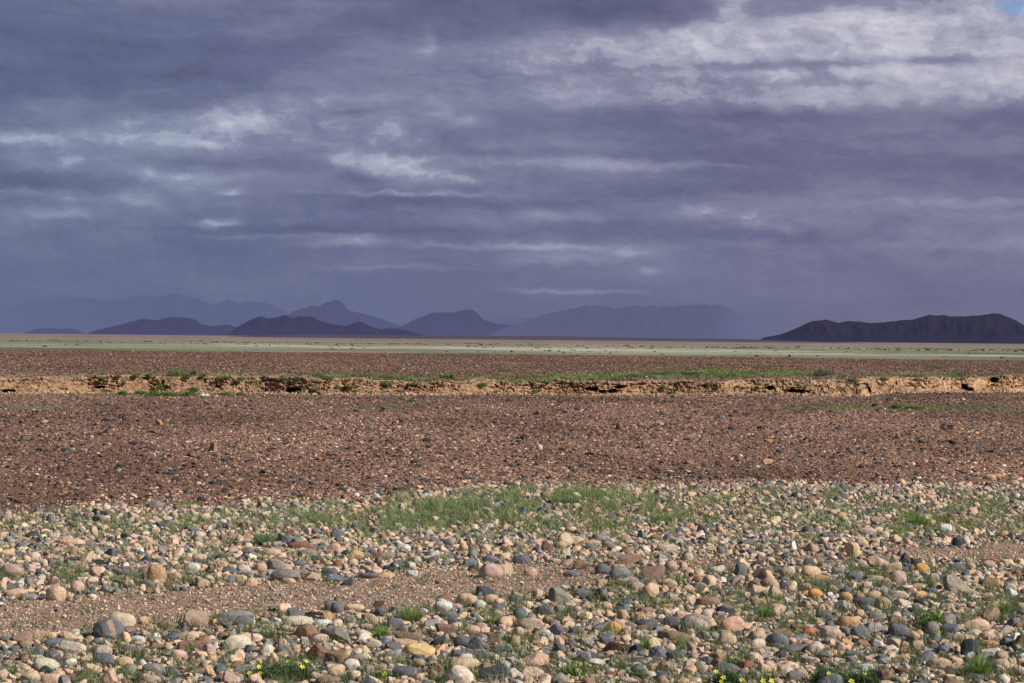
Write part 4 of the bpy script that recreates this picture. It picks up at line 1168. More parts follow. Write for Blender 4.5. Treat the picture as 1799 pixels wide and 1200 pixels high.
# fine gravel on the track and between the cobbles
gv = Pile(); n = 190000
x, y = wedge_points(n, 12.6, 33, HALF, r)
P = np.stack([x, y, gz(x, y)], 1); px, py = project(P)
dens = np.clip(.30 + .9 * track_mask(px, py), 0, 1) * sst(-30, 0, py - crest_py(px)) * np.where(y < 22, 1, .6)
ok = r.uniform(0, 1, n) < dens; P = P[ok]
tm_ = track_mask(px[ok], py[ok]); size = np.clip((.0105 - .004 * tm_) * np.exp(r.normal(0, .38, len(P))), .004, .024)
c, _ = palette(['T', 'P', 'B', 'R', 'C', 'G', 'S', 'K'], [26, 20, 22, 10, 8, 8, 7, 4], len(P), r, .25)
var0 = [rock(0, k, r) for k in 'rrrffbbwwnn'] 
gv.scatter(var0, P, size, r.uniform(.45, .8, len(P)), c * 1.05, None, r, .15)
gv.build("track_gravel", "fine pinkish brown gravel of the bare track between the cobbles", "gravel", MAT_GRAVEL, False)

# the wide sheet of dark varnished gravel up to the earth bank
dg = Pile()
DC = ['T', 'P', 'B', 'R', 'C', 'S', 'K', 'O3', 'G']; 
PAL.update({'DB': (.135, .078, .058), 'DR': (.21, .112, .078), 'DT': (.48, .325, .235), 'DK': (.05, .05, .055), 'DP': (.30, .18, .135), 'DC': (.55, .44, .35), 'DO': (.42, .21, .11)})
DCs = ['DB', 'DR', 'DT', 'DK', 'DP', 'DC', 'DO']
for (n, r0, r1, med, lo, hi, fl, wts, vs) in ((110000, 26, 92, .019, .010, .038, (.28, .65), [36, 26, 8, 11, 14, 4, 1.5], var0), (24000, 26, 92, .035, .027, .055, (.25, .6), [34, 24, 4, 25, 10, 1, 1.5], var1),
                                               (1700, 27, 88, .062, .052, .10, (.25, .55), [28, 22, 3, 40, 4, 1, 2], var2), (60000, 26, 60, .010, .006, .02, (.35, .7), [14, 18, 30, 6, 22, 10, 2], var0)):
    x, y = wedge_points(n, r0, r1, HALF, r)
    P = np.stack([x, y, gz(x, y)], 1); px, py = project(P)
    yb = bank_y(x)
    gl = np.zeros_like(px)
    for e in [(1620, 716, 190, 6), (1480, 712, 90, 3), (1760, 722, 80, 4), (60, 716, 90, 5), (700, 712, 90, 2.6)]: gl = np.maximum(gl, ell(px, py, *e))
    dens = sst(4, -8, py - crest_py(px)) * (y < yb - .25) * (1 - .75 * gl) * (.75 + .25 * sst(-.3, .3, fbm(x * .25, y * .1, 0, 3, 140)))
    dens = dens * np.where(y > yb - 3, .6, 1)
    if med > .04: dens = dens * (.2 + .8 * sst(-.25, .3, fbm(x * .5, y * .16, 3, 4, 141)))
    ok = r.uniform(0, 1, n) < dens; P = P[ok]
    size = np.clip(med * np.exp(r.normal(0, .3, len(P))), lo, hi)
    c, _ = palette(DCs, wts, len(P), r, .38)
    c = c * 1.06 * np.clip(1 + .6 * fbm(P[:, 0] * .3, P[:, 1] * .09, 0, 4, 145), .5, 1.6)[:, None]
    dg.scatter(vs, P, size, r.uniform(*fl, len(P)), c, None, r, .2)
dg.build("desert_gravel", "dark red brown varnished gravel covering the middle ground", "gravel", MAT_GRAVEL, False)

# gravel on top of the bank and on the upper plain
ug = Pile()
for (n, r0, r1, med, lo, hi, wts) in ((70000, 76, 185, .030, .015, .07, [36, 26, 8, 12, 14, 2, 1]), (30000, 76, 120, .022, .012, .045, [26, 24, 14, 12, 18, 4, 1])):
    x, y = wedge_points(n, r0, r1, HALF, r)
    yb = bank_y(x)
    nz = 8 * vn(x * .012, y * .006, 0, 95)
    dens = (y > yb + .9) * sst(184, 176, y + nz)
    ok = r.uniform(0, 1, n) < dens; x, y = x[ok], y[ok]
    P = np.stack([x, y, gz(x, y) + .02], 1)
    size = np.clip(med * np.exp(r.normal(0, .3, len(P))), lo, hi)
    c, _ = palette(DCs, wts, len(P), r, .38)
    ug.scatter(var0, P, size, r.uniform(.25, .55, len(P)), c * .8, None, r, .2)
ug.build("plain_gravel", "red brown gravel on the plain beyond the earth bank", "gravel", MAT_GRAVEL, False)

# crumbled clods along the foot and face of the bank
cl = Pile(); n = 9000
x = r.uniform(-24, 26, n); t = r.uniform(0, 1, n) ** 1.6
y = bank_y(x) - .55 + .8 * t; z = np.maximum(gz(x, y), 0) + .0
cl_s = np.clip(.028 * np.exp(r.normal(0, .45, n)), .012, .11)
c, _ = palette(['DT', 'DP', 'T', 'DR'], [40, 25, 20, 15], n, r, .2)
cl.scatter(var1, np.stack([x, y, z], 1), cl_s, r.uniform(.5, .9, n), c * .9, None, r, .2)
cl.build("clods", "crumbled clods of earth along the foot of the bank", "clods", MAT_GRAVEL, False)

# ------------------------------------------------------------------ vegetation
def blades(base, hgt, wid, lean, r, col, seg=3, curl=.5):
    """grass blades as tapering ribbons; base (n,3), lean (n,2) tip offset relative to height"""
    n = len(base); th = r.uniform(0, np.pi, n)
    sx_, sy_ = np.cos(th) * wid * .5, np.sin(th) * wid * .5
    rows = []
    for k in range(seg + 1):
        t = k / seg; f = t ** (1 + curl)
        cx = base[:, 0] + lean[:, 0] * hgt * f; cy = base[:, 1] + lean[:, 1] * hgt * f
        cz = base[:, 2] + hgt * t * (1 - .25 * t * np.hypot(lean[:, 0], lean[:, 1]))
        wv = (1 - t) ** .7
        if k < seg:
            rows.append(np.stack([cx - sx_ * wv, cy - sy_ * wv, cz], 1)); rows.append(np.stack([cx + sx_ * wv, cy + sy_ * wv, cz], 1))
        else: rows.append(np.stack([cx, cy, cz], 1))
    V = np.stack(rows, 1); nv = V.shape[1]
    fc = []
    for k in range(seg - 1): a = 2 * k; fc += [(a, a + 1, a + 3), (a, a + 3, a + 2)]
    a = 2 * (seg - 1); fc.append((a, a + 1, a + 2))
    Fc = (np.array(fc)[None] + (np.arange(n) * nv)[:, None, None]).reshape(-1, 3)
    tt = np.array([k / seg for k in range(seg) for _ in (0, 1)] + [1.])
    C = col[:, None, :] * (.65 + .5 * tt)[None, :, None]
    return V.reshape(-1, 3), Fc, C.reshape(-1, 3)

GREENS = np.array([(.17, .25, .095), (.22, .28, .11), (.14, .215, .085), (.27, .31, .15), (.48, .44, .27), (.19, .27, .15)])
def grass_cols(n, r, straw=.22):
    k = r.choice(6, n, p=[.3, .22, .2, .14, straw * .6, .14 - straw * .6])
    return GREENS[k] * r.uniform(.75, 1.25, (n, 1))

def tuft_points(cx, cy, rad, n, r):
    a = r.uniform(0, 2 * np.pi, n); q = rad * np.sqrt(r.uniform(0, 1, n))
    return cx + q * np.cos(a), cy + q * np.sin(a)

# grass among the near cobbles: many small tufts
r = np.random.default_rng(5)
n = 170000
x, y = wedge_points(n, 12.6, 33, HALF, r)
z = gz(x, y); px, py = project(np.stack([x, y, z], 1))
d = grass_density(px, py)
ok = r.uniform(0, 1, n) < d * np.where(py < 945, .72, .62); x, y, z, px, py, d = x[ok], y[ok], z[ok], px[ok], py[ok], d[ok]
m = len(x); nb = r.integers(5, 13, m)
tall = np.clip(.05 + .07 * d, .035, .13) * r.uniform(.5, 1.35, m) * np.where((px > 620) & (px < 1250) & (py < 930), 1.35, 1)
idx = np.repeat(np.arange(m), nb); nbt = len(idx)
bx = x[idx] + r.normal(0, .018, nbt); by = y[idx] + r.normal(0, .018, nbt)
hg = tall[idx] * r.uniform(.5, 1.15, nbt)
tint_t = (grass_cols(m, r) * np.where(py > 985, .72, 1)[:, None])[idx] * r.uniform(.8, 1.2, (nbt, 1))
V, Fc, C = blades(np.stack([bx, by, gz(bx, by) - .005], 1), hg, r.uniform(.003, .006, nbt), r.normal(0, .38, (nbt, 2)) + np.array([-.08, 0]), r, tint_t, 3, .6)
o = link("grass", tri_mesh("grass", V, Fc, C), MAT_LEAF); tag(o, "short green grass growing in patches between the cobbles", "grass", kind="stuff")

# single tufts that stand out
def grass_tuft(px, py, w_, h_, label, cols, seed, straw=.05, dens=1.0):
    r = np.random.default_rng(seed); P = hit([px], [py])[0]; k = P[1] / FPX
    rad = w_ * k * .34; hg = h_ * k
    n = int(260 * dens * max(.6, (w_ / 36)))
    x, y = tuft_points(0, 0, rad, n, r)
    hh = hg * r.uniform(.45, 1.05, n) * (1 - .4 * (np.hypot(x, y) / rad) ** 2)
    lean = np.stack([x / rad * .6 + r.normal(0, .22, n), y / rad * .6 + r.normal(0, .22, n)], 1)
    col = np.array(cols)[r.integers(0, len(cols), n)] * r.uniform(.75, 1.25, (n, 1))
    V, Fc, C = blades(np.stack([x, y, 0 * x - .01], 1), hh, r.uniform(.005, .010, n), lean, r, col, 4, .5)
    o = link("grass_tuft", tri_mesh("grass_tuft", V, Fc, C), MAT_LEAF, loc=(P[0], P[1], P[2]))
    tag(o, label, "grass tuft", "grass tufts standing out among the cobbles"); return o
BG = [(.15, .24, .13), (.19, .28, .16), (.26, .31, .19)]; GG = [(.16, .26, .07), (.22, .31, .09), (.13, .21, .06)]; YG = [(.25, .30, .10), (.33, .34, .15), (.17, .25, .07)]
for i, a in enumerate([
 (466, 958, 44, 40, "tall blue green grass tuft left of centre behind the cobbles", BG),
 (1612, 924, 40, 32, "bright green upright grass tuft at the right of the far cobbles", GG),
 (386, 983, 46, 20, "low grey green tuft left of the tall blue green one", BG),
 (1722, 1190, 40, 56, "tall loose green tuft near the bottom right corner", GG),
 (1010, 1186, 50, 34, "wide green tuft right of the big sloping tan boulder", GG),
 (1342, 1085, 34, 30, "green tuft left of the right hand cobbles near the orange cobble", GG),
 (1132, 1140, 26, 24, "green tuft between the banded boulder and the red brown slab", GG),
 (1290, 1166, 50, 20, "low bright green tuft in front of the smooth pink boulder", GG),
 (150, 1199, 34, 22, "green tuft at the bottom edge left of the dark striped boulder", YG),
 (470, 1120, 36, 26, "green tuft left of the red brown boulder", BG),
 (670, 1122, 24, 32, "green tuft standing behind the long yellow tan boulder", GG),
 (862, 1098, 24, 26, "thin green tuft behind the dark slate wedge", YG),
 (722, 1092, 44, 40, "loose straw green tuft at the lower edge of the track", YG),
 (900, 1162, 24, 20, "green tuft left of the big sloping tan boulder", GG),
 (1425, 1132, 14, 16, "little green tuft beside the brick red block", GG),
 (1760, 1080, 50, 34, "loose green tuft at the right edge of the picture", GG),
 (1660, 918, 30, 18, "small green tuft right of the bright upright one", YG),
 (1000, 884, 44, 20, "grassy tuft at the far edge of the dense grass", BG),
 (745, 912, 34, 20, "soft tuft at the left of the dense grass", BG),
 (880, 902, 40, 24, "soft green tuft in the middle of the dense grass", BG),
 (1505, 1066, 22, 20, "bright green tuft left of the dark slate boulder", GG),
 (20, 1188, 30, 24, "green tuft at the bottom left corner", GG)]):
    grass_tuft(*a[:6], seed=300 + i)

def leaf_cloud(center, rad, n, size, r, cols, flat=.6, clumps=14):
    """leaf sized faces gathered in clumps through an ellipsoid"""
    cc_ = r.normal(size=(clumps, 3)); cc_ /= np.linalg.norm(cc_, axis=1, keepdims=True); cc_ *= r.uniform(.35, .85, (clumps, 1)); cc_[:, 2] = np.abs(cc_[:, 2]) if flat else cc_[:, 2]
    k = r.integers(0, clumps, n)
    q = cc_[k] + r.normal(0, .20, (n, 3)); q[:, 2] = np.clip(q[:, 2], .0, None)
    p = np.array(center) + q * np.array(rad)
    d1 = r.normal(size=(n, 3)); d1 /= np.linalg.norm(d1, axis=1, keepdims=True)
    d2 = np.cross(d1, r.normal(size=(n, 3))); d2 /= np.linalg.norm(d2, axis=1, keepdims=True)
    s_ = size * r.uniform(.6, 1.3, (n, 1))
    V = np.stack([p - d1 * s_, p + d2 * s_ * .42, p + d1 * s_, p - d2 * s_ * .42], 1).reshape(-1, 3)
    b = np.arange(n)[:, None, None] * 4
    Fc = (np.array([(0, 1, 2), (0, 2, 3)])[None] + b).reshape(-1, 3)
    cm = r.uniform(.65, 1.3, clumps)[k][:, None]
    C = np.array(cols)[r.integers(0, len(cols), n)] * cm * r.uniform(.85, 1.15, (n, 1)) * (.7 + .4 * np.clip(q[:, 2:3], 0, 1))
    return V, Fc, np.repeat(C, 4, 0)

def stems(base, tips, rad, col):
    """thin three sided tapering stems"""
    Vs, Fs, n0 = [], [], 0
    for b, t in zip(base, tips):
        b = np.array(b); t = np.array(t)
        mid = (b + t) / 2 + np.array([0, 0, .1]) * np.linalg.norm(t - b)
        for k, (c, q) in enumerate(((b, 1), (mid, .7), (t, .25))):
            for a in (0, 2.094, 4.189): Vs.append(c + np.array([math.cos(a), math.sin(a), 0]) * rad * q)
        for k in (0, 3):
            for j in range(3):
                a, b2 = n0 + k + j, n0 + k + (j + 1) % 3
                Fs += [(a, b2, b2 + 3), (a, b2 + 3, a + 3)]
        n0 += 9
    V = np.array(Vs); return V, np.array(Fs), np.tile(col, (len(V), 1))

MAT_WOOD = plain_mat("shrub stem", (.16, .12, .09))
def shrub(name, label, cat, P, rad, n, size, cols, seed, group=None, clumps=14, nst=10, stemcol=(.18, .13, .10)):
    r = np.random.default_rng(seed)
    root = bpy.data.objects.new(name, None); COL.objects.link(root); root.location = P; root.empty_display_size = .1
    tag(root, label, cat, group)
    V, Fc, C = leaf_cloud((0, 0, 0), rad, n, size, r, cols, clumps=clumps)
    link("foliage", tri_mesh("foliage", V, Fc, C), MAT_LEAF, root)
    a = r.uniform(0, 2 * np.pi, nst); q = r.uniform(.3, .85, nst)
    tips = np.stack([rad[0] * q * np.cos(a), rad[1] * q * np.sin(a), rad[2] * r.uniform(.5, .95, nst)], 1)
    V, Fc, C = stems(np.zeros((nst, 3)) + np.array([0, 0, -.02]), tips, max(rad[0] * .02, .003), stemcol)
    link("stem", tri_mesh("stem", V, Fc, C), MAT_LEAF, root)
    return root

# the grey rounded bush on the bank
def on_ground(px, py, extra=0.0):
    """first point of the ground (bank and upper plain included) met along the sight line"""
    d = ray([px], [py])[0]; t = np.arange(12, 900, .05)
    P = np.array([0, 0, CAMH]) + d * t[:, None]
    g = gz(P[:, 0], P[:, 1]) + extra
    i = np.argmax(P[:, 2] < g) if (P[:, 2] < g).any() else len(t) - 1
    p = P[i]; p[2] = gz(p[0], p[1]); return p
P = on_ground(1447, 660, .02); k = P[1] / FPX
shrub("grey_bush", "rounded grey green bush on top of the earth bank at the right", "bush", P, (20 * k, 18 * k, 16 * k), 2600, .022, [(.24, .24, .19), (.30, .30, .24), (.18, .18, .14)], 77, clumps=40, nst=16)
P = on_ground(1484, 663, .02); k = P[1] / FPX
shrub("dry_bush", "small dry grey shrub just right of the rounded grey bush", "bush", P, (10 * k, 9 * k, 8 * k), 500, .018, [(.27, .235, .19), (.22, .19, .16)], 78, clumps=12)

# green plants along the bank: px, py of the foot, half width, height (photo sizes), label
BP = [(180,664,12,5,"small low shrub on top of the bank at the left"),(208,662,7,6,"tiny green shrub on the bank lip left of the tallest clump"),(236,661,12,6,"green clump on the bank lip above the left slot"),
 (262,660,10,7,"green clump on the bank lip at the left"),(307,660,18,14,"tallest dark green clump on the bank top at the left"),(328,664,12,13,"dark green shrub spilling over the bank edge at the left"),(341,658,8,9,"upright green shrub right of the tallest clump"),
 (357,660,9,7,"low green shrub some way right of the tallest clump"),(391,664,18,6,"long low green clump on the bank lip"),(424,667,12,9,"green shrub hanging over the bank lip"),(500,666,14,7,"low green clump on the bank lip left of the dark slot"),
 (525,666,14,7,"low green clump on the bank lip above the dark slot"),(576,666,14,9,"green shrub on the bank lip right of the dark slot"),(218,674,6,6,"tiny green plant on the face of the bank at the left"),
 (281,682,8,9,"green plant growing out of the bank face at the left"),(216,692,10,8,"green plant at the foot of the bank at the left"),(248,691,16,8,"spreading green plant at the bank foot at the left"),(270,694,14,9,"green plant in the thick growth at the bank foot"),
 (300,694,22,9,"thickest green growth at the foot of the bank"),(332,694,18,10,"dense green clump left of the white scrap"),(342,686,12,10,"green shrub on the bank face above the white scrap"),(395,692,14,5,"low green plant just right of the white scrap"),
 (424,693,8,6,"small green plant at the bank foot right of the white scrap"),(552,685,14,6,"green plant on the bank right of the dark slot"),(523,689,8,4,"small green plant inside the dark slot"),(593,680,5,5,"tiny green plant on the bank face near the middle"),
 (613,680,12,5,"low green plant on the bank face left of centre"),(679,675,18,8,"wide green shrub on the bank face left of centre"),(650,692,6,6,"single green plant at the foot of the bank left of centre"),(725,675,12,4,"low green plant right of the wide green shrub"),
 (763,674,5,4,"tiny plant on the bank face near the centre"),(847,678,17,9,"wide dark green shrub on the bank face at the centre"),(792,665,10,10,"upright green shrub on the bank lip near the centre"),(875,689,6,6,"tiny plant low on the bank right of centre"),
 (940,688,14,7,"green plant low on the bank face right of centre"),(961,672,9,6,"small shrub on the bank lip right of centre"),(900,670,9,6,"small green shrub right of the wide dark green one"),(1165,682,12,7,"green plant on the bank face under the dense grass"),(1180,690,12,4,"low plant at the bank foot right of centre"),
 (1258,681,8,4,"little plant on the bank face left of the small pair"),(1295,680,8,6,"left plant of a pair on the bank face"),(1306,682,6,5,"low plant between a pair on the bank face"),(1328,683,8,8,"right plant of a pair on the bank face"),
 (1552,667,12,8,"dark green shrub on the bank lip right of the grey bush"),(1612,668,16,6,"grey green shrub on the bank lip at the right"),(1500,670,10,5,"small green shrub just right of the dry bush"),
 (1365,692,7,3,"tiny plant under the bank near the right"),(733,713,8,7,"single green plant on the gravel in front of the bank at the centre"),(1573,718,14,13,"leafy green shrub on the gravel in front of the bank at the right"),(1606,719,22,11,"broad bright green shrub beside the leafy one at the right"),(1420,718,8,6,"small green plant left of the leafy shrubs"),
 (780,663,10,6,"low clump on the bank lip just left of centre"),(1140,659,14,10,"green clump behind the bank lip right of centre"),(1310,659,16,8,"green clump in the dense grass on the bank top"),(1250,640,12,5,"green shrub alone on the gravel plain beyond the bank"),(1340,645,18,4,"low green patch of growth on the gravel plain"),(1647,645,18,4,"long low green plant on the gravel plain at the right"),(1155,638,18,4,"flat green plant on the gravel plain near the centre"),
 (885,651,14,5,"small green plant on the gravel plain left of centre"),(1690,667,6,3,"tiny shrub on the bank lip at far right")]
BR = [(.15, .24, .065), (.12, .20, .055), (.20, .28, .09)]
BR2 = [(.20, .22, .14), (.17, .18, .12)]
for i, (px, py, hw, hh, lb) in enumerate(BP):
    P = on_ground(px, py, .04 if py < 700 else 0)
    face = abs(P[1] - bank_y(P[0])) < 1.4
    if face:
        hw *= .72; hh *= .8
        d = ray([px], [py])[0]; Y_ = float(P[1])
        for _ in range(6):
            X_ = d[0] / d[1] * Y_; Z_ = CAMH + d[2] / d[1] * Y_
            Y_ = float(bank_y(X_)) + .38 * min(max(Z_ / float(bank_h(X_)), 0), 1.15) - .20
        P = np.array([X_, Y_, Z_])
    k = P[1] / FPX
    grey = 'grey' in lb or 'tiny shrub' in lb
    d = ray([px], [py])[0]; P[2] = CAMH + d[2] / d[1] * P[1] - .02
    shrub("green_shrub", lb, "shrub", P, (hw * k, hw * k * .8, hh * k), int(260 + 26 * hw), .026, BR2 if grey else BR, 500 + i, "green plants along the earth bank", clumps=int(10 + hw), nst=5)

# grass on the bank top and strips on the gravel
r = np.random.default_rng(9)
n = 200000
x, y = wedge_points(n, 73, 112, HALF, r)
ub = y - bank_y(x); px = 899.5 + FPX * x / y
n1 = fbm(x * .5, y * .35, 0, 4, 150)
xs_d = np.interp(px, [0, 180, 230, 400, 460, 600, 800, 1000, 1250, 1400, 1480, 1600, 1799], [.05, .10, .6, .5, .3, .55, .6, .6, .75, .75, .5, .3, .12])
dep = np.interp(px, [0, 400, 700, 1050, 1200, 1420, 1500, 1799], [4, 6, 8, 12, 19, 17, 9, 4])
dens = (ub > .6) * sst(1.0, .75, ub / dep) * np.clip(xs_d * (.1 + 3.6 * n1), 0, 1)
ok = r.uniform(0, 1, n) < dens * .45; x, y = x[ok], y[ok]; n1 = n1[ok]
nbt = len(x) * 4; ii = np.repeat(np.arange(len(x)), 4)
bx = x[ii] + r.normal(0, .05, nbt); by = y[ii] + r.normal(0, .05, nbt)
cols = np.array([(.10, .18, .05), (.15, .24, .07), (.22, .26, .11), (.33, .31, .18)])[r.choice(4, nbt, p=[.4, .3, .2, .1])] * r.uniform(.75, 1.25, (nbt, 1)) * np.clip(1 + 1.6 * fbm(bx * 1.6, by * 1.2, 0, 3, 152), .45, 1.6)[:, None]
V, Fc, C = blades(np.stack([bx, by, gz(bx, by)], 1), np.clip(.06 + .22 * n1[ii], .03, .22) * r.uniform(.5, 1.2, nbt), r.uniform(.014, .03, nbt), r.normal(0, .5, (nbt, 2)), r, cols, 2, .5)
o = link("bank_grass", tri_mesh("bank_grass", V, Fc, C), MAT_LEAF); tag(o, "green grass and herbs along the top of the earth bank", "grass", kind="stuff")

n = 60000
x, y = wedge_points(n, 52, 92, HALF, r)
P = np.stack([x, y, gz(x, y)], 1); px, py = project(P)
dens = np.zeros(n)
for e, a in [((1620, 716, 190, 5), .9), ((1480, 712, 90, 3), .8), ((1760, 722, 80, 4), .6), ((60, 717, 90, 4), .35), ((690, 713, 90, 2.2), .8), ((540, 703, 60, 1.6), .5), ((1170, 701, 40, 1.4), .5), ((20, 702, 60, 2), .4), ((250, 693, 180, 3), .9), ((1000, 694, 300, 1.6), .3)]:
    dens = np.maximum(dens, ell(px, py, *e) * a)
dens = dens * (y < bank_y(x) - .1) * np.clip(.55 + 1.2 * fbm(x * 1.1, y * .5, 0, 3, 151), 0, 1)
ok = r.uniform(0, 1, n) < dens; x, y = x[ok], y[ok]
nbt = len(x) * 5; ii = np.repeat(np.arange(len(x)), 5); bx = x[ii] + r.normal(0, .04, nbt); by = y[ii] + r.normal(0, .04, nbt)
cols = np.array([(.14, .20, .06), (.19, .24, .085), (.24, .27, .12)])[r.integers(0, 3, nbt)] * r.uniform(.75, 1.2, (nbt, 1))
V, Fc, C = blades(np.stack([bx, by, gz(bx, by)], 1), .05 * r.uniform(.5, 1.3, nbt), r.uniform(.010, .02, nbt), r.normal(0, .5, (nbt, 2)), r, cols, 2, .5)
o = link("thin_grass", tri_mesh("thin_grass", V, Fc, C), MAT_LEAF); tag(o, "thin lines of young grass on the gravel before the bank", "grass", kind="stuff")

# ------------------------------------------------------------------ yellow flowered plants and the leafy weed
MAT_PETAL = plain_mat("yellow petal", (.80, .74, .07), .5)
def flower_plant(px, py, w_, h_, flowers, label, seed, leafcols=((.09, .15, .07), (.12, .18, .09), (.075, .12, .06))):
    r = np.random.default_rng(seed); P = hit([px], [py])[0]; k = P[1] / FPX
    root = shrub("flowering_plant", label, "flowering plant", P, (w_ * k * .5, w_ * k * .36, h_ * k), int(60 * w_ ** .95), .0085, list(leafcols), seed, "low plants with yellow flowers", clumps=int(6 + w_ * .5), nst=8, stemcol=(.12, .16, .07))
    for (fx, fy) in flowers:
        d = ray([fx], [fy])[0]; Y0 = P[1] + r.uniform(-.12, .05) - .05
        q = np.array([d[0] / d[1] * Y0, Y0, CAMH + d[2] / d[1] * Y0]) - np.array(P)
        q[2] = max(q[2], .035)
        sV, sF, sC = stems([(q[0] * .85, q[1] * .85, 0)], [q], .0016, (.13, .18, .07))
        fl = bpy.data.objects.new("flower", None); COL.objects.link(fl); fl.parent = root; fl.location = (0, 0, 0)
        fl.empty_display_size = .02
        link("flower_stem", tri_mesh("flower_stem", sV, sF, sC), MAT_LEAF, fl)
        V = []; Fc = []; m = 0; tilt = np.array([r.normal(0, .25), -.75 + r.normal(0, .2), .75]); tilt /= np.linalg.norm(tilt)
        e1 = np.cross(tilt, [0, 0, 1.]); e1 /= np.linalg.norm(e1); e2 = np.cross(tilt, e1)
        R__ = .0125 * r.uniform(.85, 1.25)
        for pt in range(5):
            a0 = pt * 2 * math.pi / 5 + r.uniform(-.1, .1)
            def pp(rad, a, up): return q + (e1 * math.cos(a) + e2 * math.sin(a)) * rad + tilt * up
            ring = [pp(.001, a0, .0), pp(R__ * .55, a0 - .42, .003), pp(R__ * .95, a0 - .36, .004), pp(R__ * 1.12, a0, .0035), pp(R__ * .95, a0 + .36, .004), pp(R__ * .55, a0 + .42, .003)]
            V += ring; Fc += [(m, m + j, m + j + 1) for j in range(1, 5)]; m += 6
        link("petals", tri_mesh("petals", np.array(V), np.array(Fc)), MAT_PETAL, fl)
flower_plant(495, 1192, 130, 26, [(506, 1162), (539, 1162), (531, 1172), (455, 1172), (457, 1184), (439, 1189), (412, 1197)], "wide dark green plant with several yellow flowers at the bottom left", 900)
flower_plant(672, 1194, 30, 14, [(676, 1184)], "little plant with a single yellow flower below the centre", 901)
flower_plant(1275, 1204, 60, 24, [(1258, 1180), (1271, 1191), (1267, 1198), (1304, 1198)], "plant with a cluster of yellow flowers at the bottom centre right", 902)
flower_plant(1347, 1207, 30, 18, [(1341, 1197), (1355, 1197)], "plant with two yellow flowers side by side at the bottom edge", 903)
flower_plant(1462, 1200, 70, 26, [(1456, 1183)], "dark green plant with one yellow flower and a slate boulder on its left", 904)
flower_plant(1515, 1206, 60, 26, [(1519, 1185), (1521, 1194), (1496, 1199)], "plant with three yellow flowers beside the blackish cobble at the bottom", 905)
flower_plant(1565, 1208, 34, 18, [(1563, 1198)], "plant with one yellow flower on the bottom edge at the right", 906)
flower_plant(1655, 1124, 26, 16, [(1651, 1112)], "plant with one yellow flower in front of the rounded right hand cobbles", 907)
P = hit([1634], [1106])[0]; k = P[1] / FPX
shrub("leafy_weed", "leafy bright green weed with broad leaves among the right hand cobbles", "weed", P, (33 * k, 24 * k, 40 * k), 420, .017, [(.14, .22, .06), (.18, .27, .08), (.10, .17, .05)], 950, clumps=26, nst=12, stemcol=(.13, .18, .06))

# ------------------------------------------------------------------ white scrap by the bank
def scrap():
    r = np.random.default_rng(3); P = on_ground(364, 694, .02); P[1] -= .6; k = P[1] / FPX
    u, v = np.meshgrid(np.linspace(-1, 1, 26), np.linspace(-1, 1, 18)); 
    z = .5 + .5 * fbm(u * 2.2 + 4, v * 2.2, 0, 4, 160) + .25 * np.abs(fbm(u * 5, v * 5, 1, 3, 161)); z = z * (1 - .75 * np.maximum(np.abs(u), np.abs(v)) ** 3)
    V = np.stack([u * 8 * k * (1 + .2 * vn(v * 3, 0 * v, 0, 4)), v * .2, z * 8 * k], -1).reshape(-1, 3)
    o = link("litter", tri_mesh("litter", V, grid_faces(18, 26)), plain_mat("dirty white sheet", (.55, .57, .56), .5), loc=(P[0], P[1], 0.02))
    tag(o, "crumpled white scrap lying at the foot of the earth bank", "litter")
scrap()

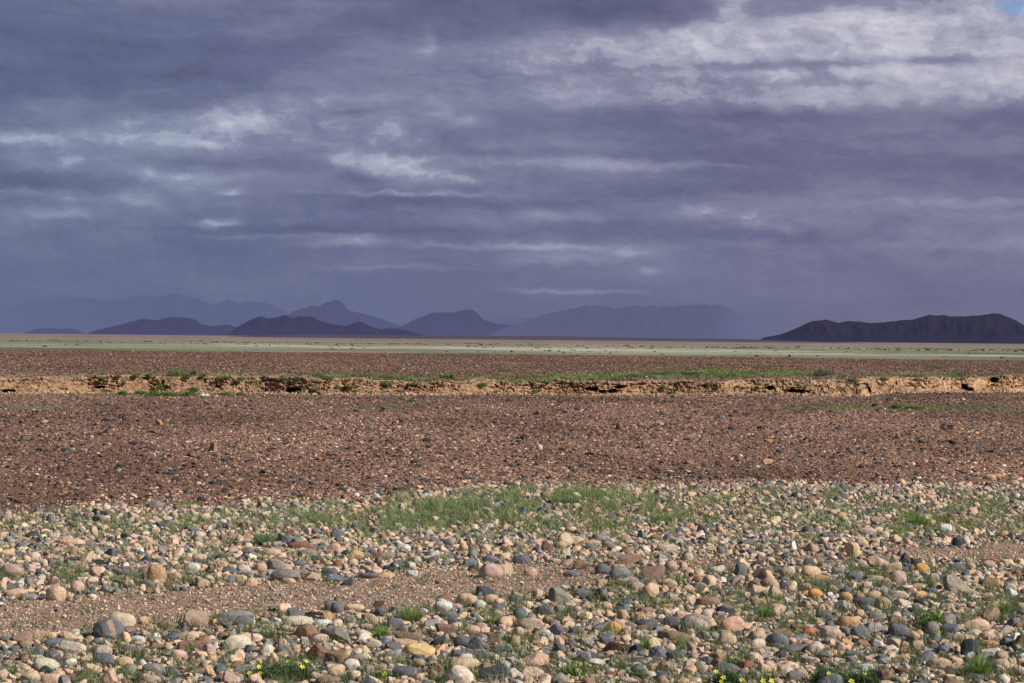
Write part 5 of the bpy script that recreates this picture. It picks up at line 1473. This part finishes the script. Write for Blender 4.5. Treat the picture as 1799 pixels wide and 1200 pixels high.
# ------------------------------------------------------------------ scattered shrubs on the pale plain
FS = [(78,610,6,4,0,"broad dark green shrub at the left of the pale plain"),(115,606,4,2.4,0,"smaller dark green shrub right of the broad one at the left"),(136,607,6,3,1,"reddish brown mound like shrub at the left of the pale plain"),(178,605,2.6,2.2,1,"tiny reddish shrub under the dim hill at the left"),
 (20,606,2.4,1.6,0,"tiny dark shrub at the left edge of the plain"),(193,609,5,1.4,0,"thin dark shrub line under the small dim hill"),(250,610,3,1.5,0,"small dark shrub beneath the dusky long hill"),(300,612,4,1.4,0,"low dark shrub beneath the summit of the dusky hill"),(385,613,5,3,0,"dark shrub beneath the left foot of the darkest hill"),(453,616,4,3,0,"dark shrub beneath the first summit of the dark hill"),
 (487,612,4,2,1,"small brown shrub beneath the middle summit of the dark hill"),(508,606,3,2,1,"tiny far brown shrub beneath the middle of the dark hill"),(545,606,3,2,1,"tiny far brown shrub near the right summit of the dark hill"),(583,613,4,1.4,0,"low dark shrub line beneath the pointed summit"),
 (620,612,5,1.4,0,"low dark shrub line right of the pointed summit"),(640,612,4,1.4,0,"low dark shrub line under the right end of the dark hill"),(785,619,5,5,1,"leaning pair of brown branches standing up as a shrub"),(842,620,5,4,1,"round brown shrub first of a row at the centre"),(869,620,4,3.4,1,"brown shrub second in the row at the centre"),
 (885,620,3,3.4,1,"narrow brown shrub third in the row at the centre"),(899,620,4,5.5,1,"tallest brown shrub at the end of the row"),(823,611,3,1.6,0,"small dark far shrub left of the row"),(836,611,3,1.6,0,"small dark far shrub above the row"),(990,622,6,4,0,"broad dark shrub under the left shoulder of the mesa"),(1002,620,3,2.6,1,"small shrub touching the broad one under the mesa"),
 (1027,622,3,2.8,1,"small upright shrub under the left summit of the mesa"),(1054,622,3,3.4,1,"thin branching shrub under the middle of the mesa"),(1072,622,2.4,4,1,"thinnest upright shrub under the middle of the mesa"),(1163,624,6,3.4,0,"broad low dark shrub under the flat top of the mesa"),(1083,614,2.4,1.6,0,"tiny far shrub under the flat top of the mesa"),
 (1240,616,3,1.8,0,"tiny far shrub under the right top of the mesa"),(1291,618,4,2,1,"small far brown shrub under the fading end of the mesa"),(1330,626,5,3.4,0,"dark shrub below the left tip of the nearest hill"),(1289,624,3,1.6,0,"tiny shrub left of the dark one below the tip of the hill"),(1387,627,3,4.4,0,"thin upright shrub below the low left end of the hill"),
 (1372,624,3,1.6,1,"tiny shrub left of the thin upright one"),(1436,625,3,1.4,0,"tiny dark shrub below the first rise of the nearest hill"),(1447,616,2.4,1.6,0,"tiny far shrub below the first rise of the nearest hill"),(1563,621,5,1.8,0,"low brown shrub below the middle of the nearest hill"),(1578,616,3,1.8,0,"far dark shrub below the middle of the nearest hill"),
 (1613,616,4,2,0,"far dark shrub below the second rise of the nearest hill"),(1613,622,4,3,1,"nearer brown shrub below the second rise of the nearest hill"),(1645,623,3,2.4,1,"small brown shrub below the high part of the nearest hill"),(1702,624,4,2.8,0,"left dark shrub of two below the top of the nearest hill"),(1712,623,3,2.2,1,"right brown shrub of two below the top of the nearest hill"),
 (1736,624,5,2.6,0,"wide dark shrub below the top of the nearest hill"),(1759,619,3,1.6,0,"tiny far shrub near the right edge"),(1785,619,4,2,0,"far dark shrub at the right edge of the plain"),(1771,634,3,2,0,"small dark shrub at the near edge of the pale plain")]
for i, (px, py, hw, hh, brown, lb) in enumerate(FS):
    d = ray([px], [py])[0]; z0 = .60
    t = (z0 - CAMH) / d[2]; P = np.array([0, 0, CAMH]) + d * t; P[2] = z0 - .02; k = P[1] / FPX
    cols = [(.17, .115, .09), (.21, .15, .11)] if brown else [(.075, .085, .05), (.11, .12, .065)]
    shrub("desert_shrub", lb, "shrub", P, (hw * k, hw * k * .7, hh * k), 420, .55 * k, cols, 1200 + i, "shrubs dotted over the pale plain", clumps=9, nst=5)

# low scrub in broken lines over the pale plain
r = np.random.default_rng(21)
n = 30000
x, y = wedge_points(n, 186, 520, HALF, r)
dens = sst(.16, .40, fbm(x * .016, y * .028, 8., 4, 170)) * .13 + .006
ok = r.uniform(0, 1, n) < dens; x, y = x[ok], y[ok]; Vs, Fs, Cs, k0 = [], [], [], 0
for i in range(len(x)):
    s_ = (.08 + .13 * r.uniform() ** 2) * y[i] / 260
    V, Fc, C = leaf_cloud((x[i], y[i], .60), (s_ * r.uniform(1.2, 3), s_ * 1.2, s_ * r.uniform(.3, .8)), 14, s_ * .62, r, [(.11, .12, .07), (.15, .155, .09), (.17, .13, .10)], clumps=3)
    Vs.append(V); Fs.append(Fc + k0); Cs.append(C); k0 += len(V)
o = link("scrub", tri_mesh("scrub", np.concatenate(Vs), np.concatenate(Fs), np.concatenate(Cs)), MAT_LEAF)
tag(o, "low broken lines of dark scrub on the pale plain", "scrub", kind="stuff")
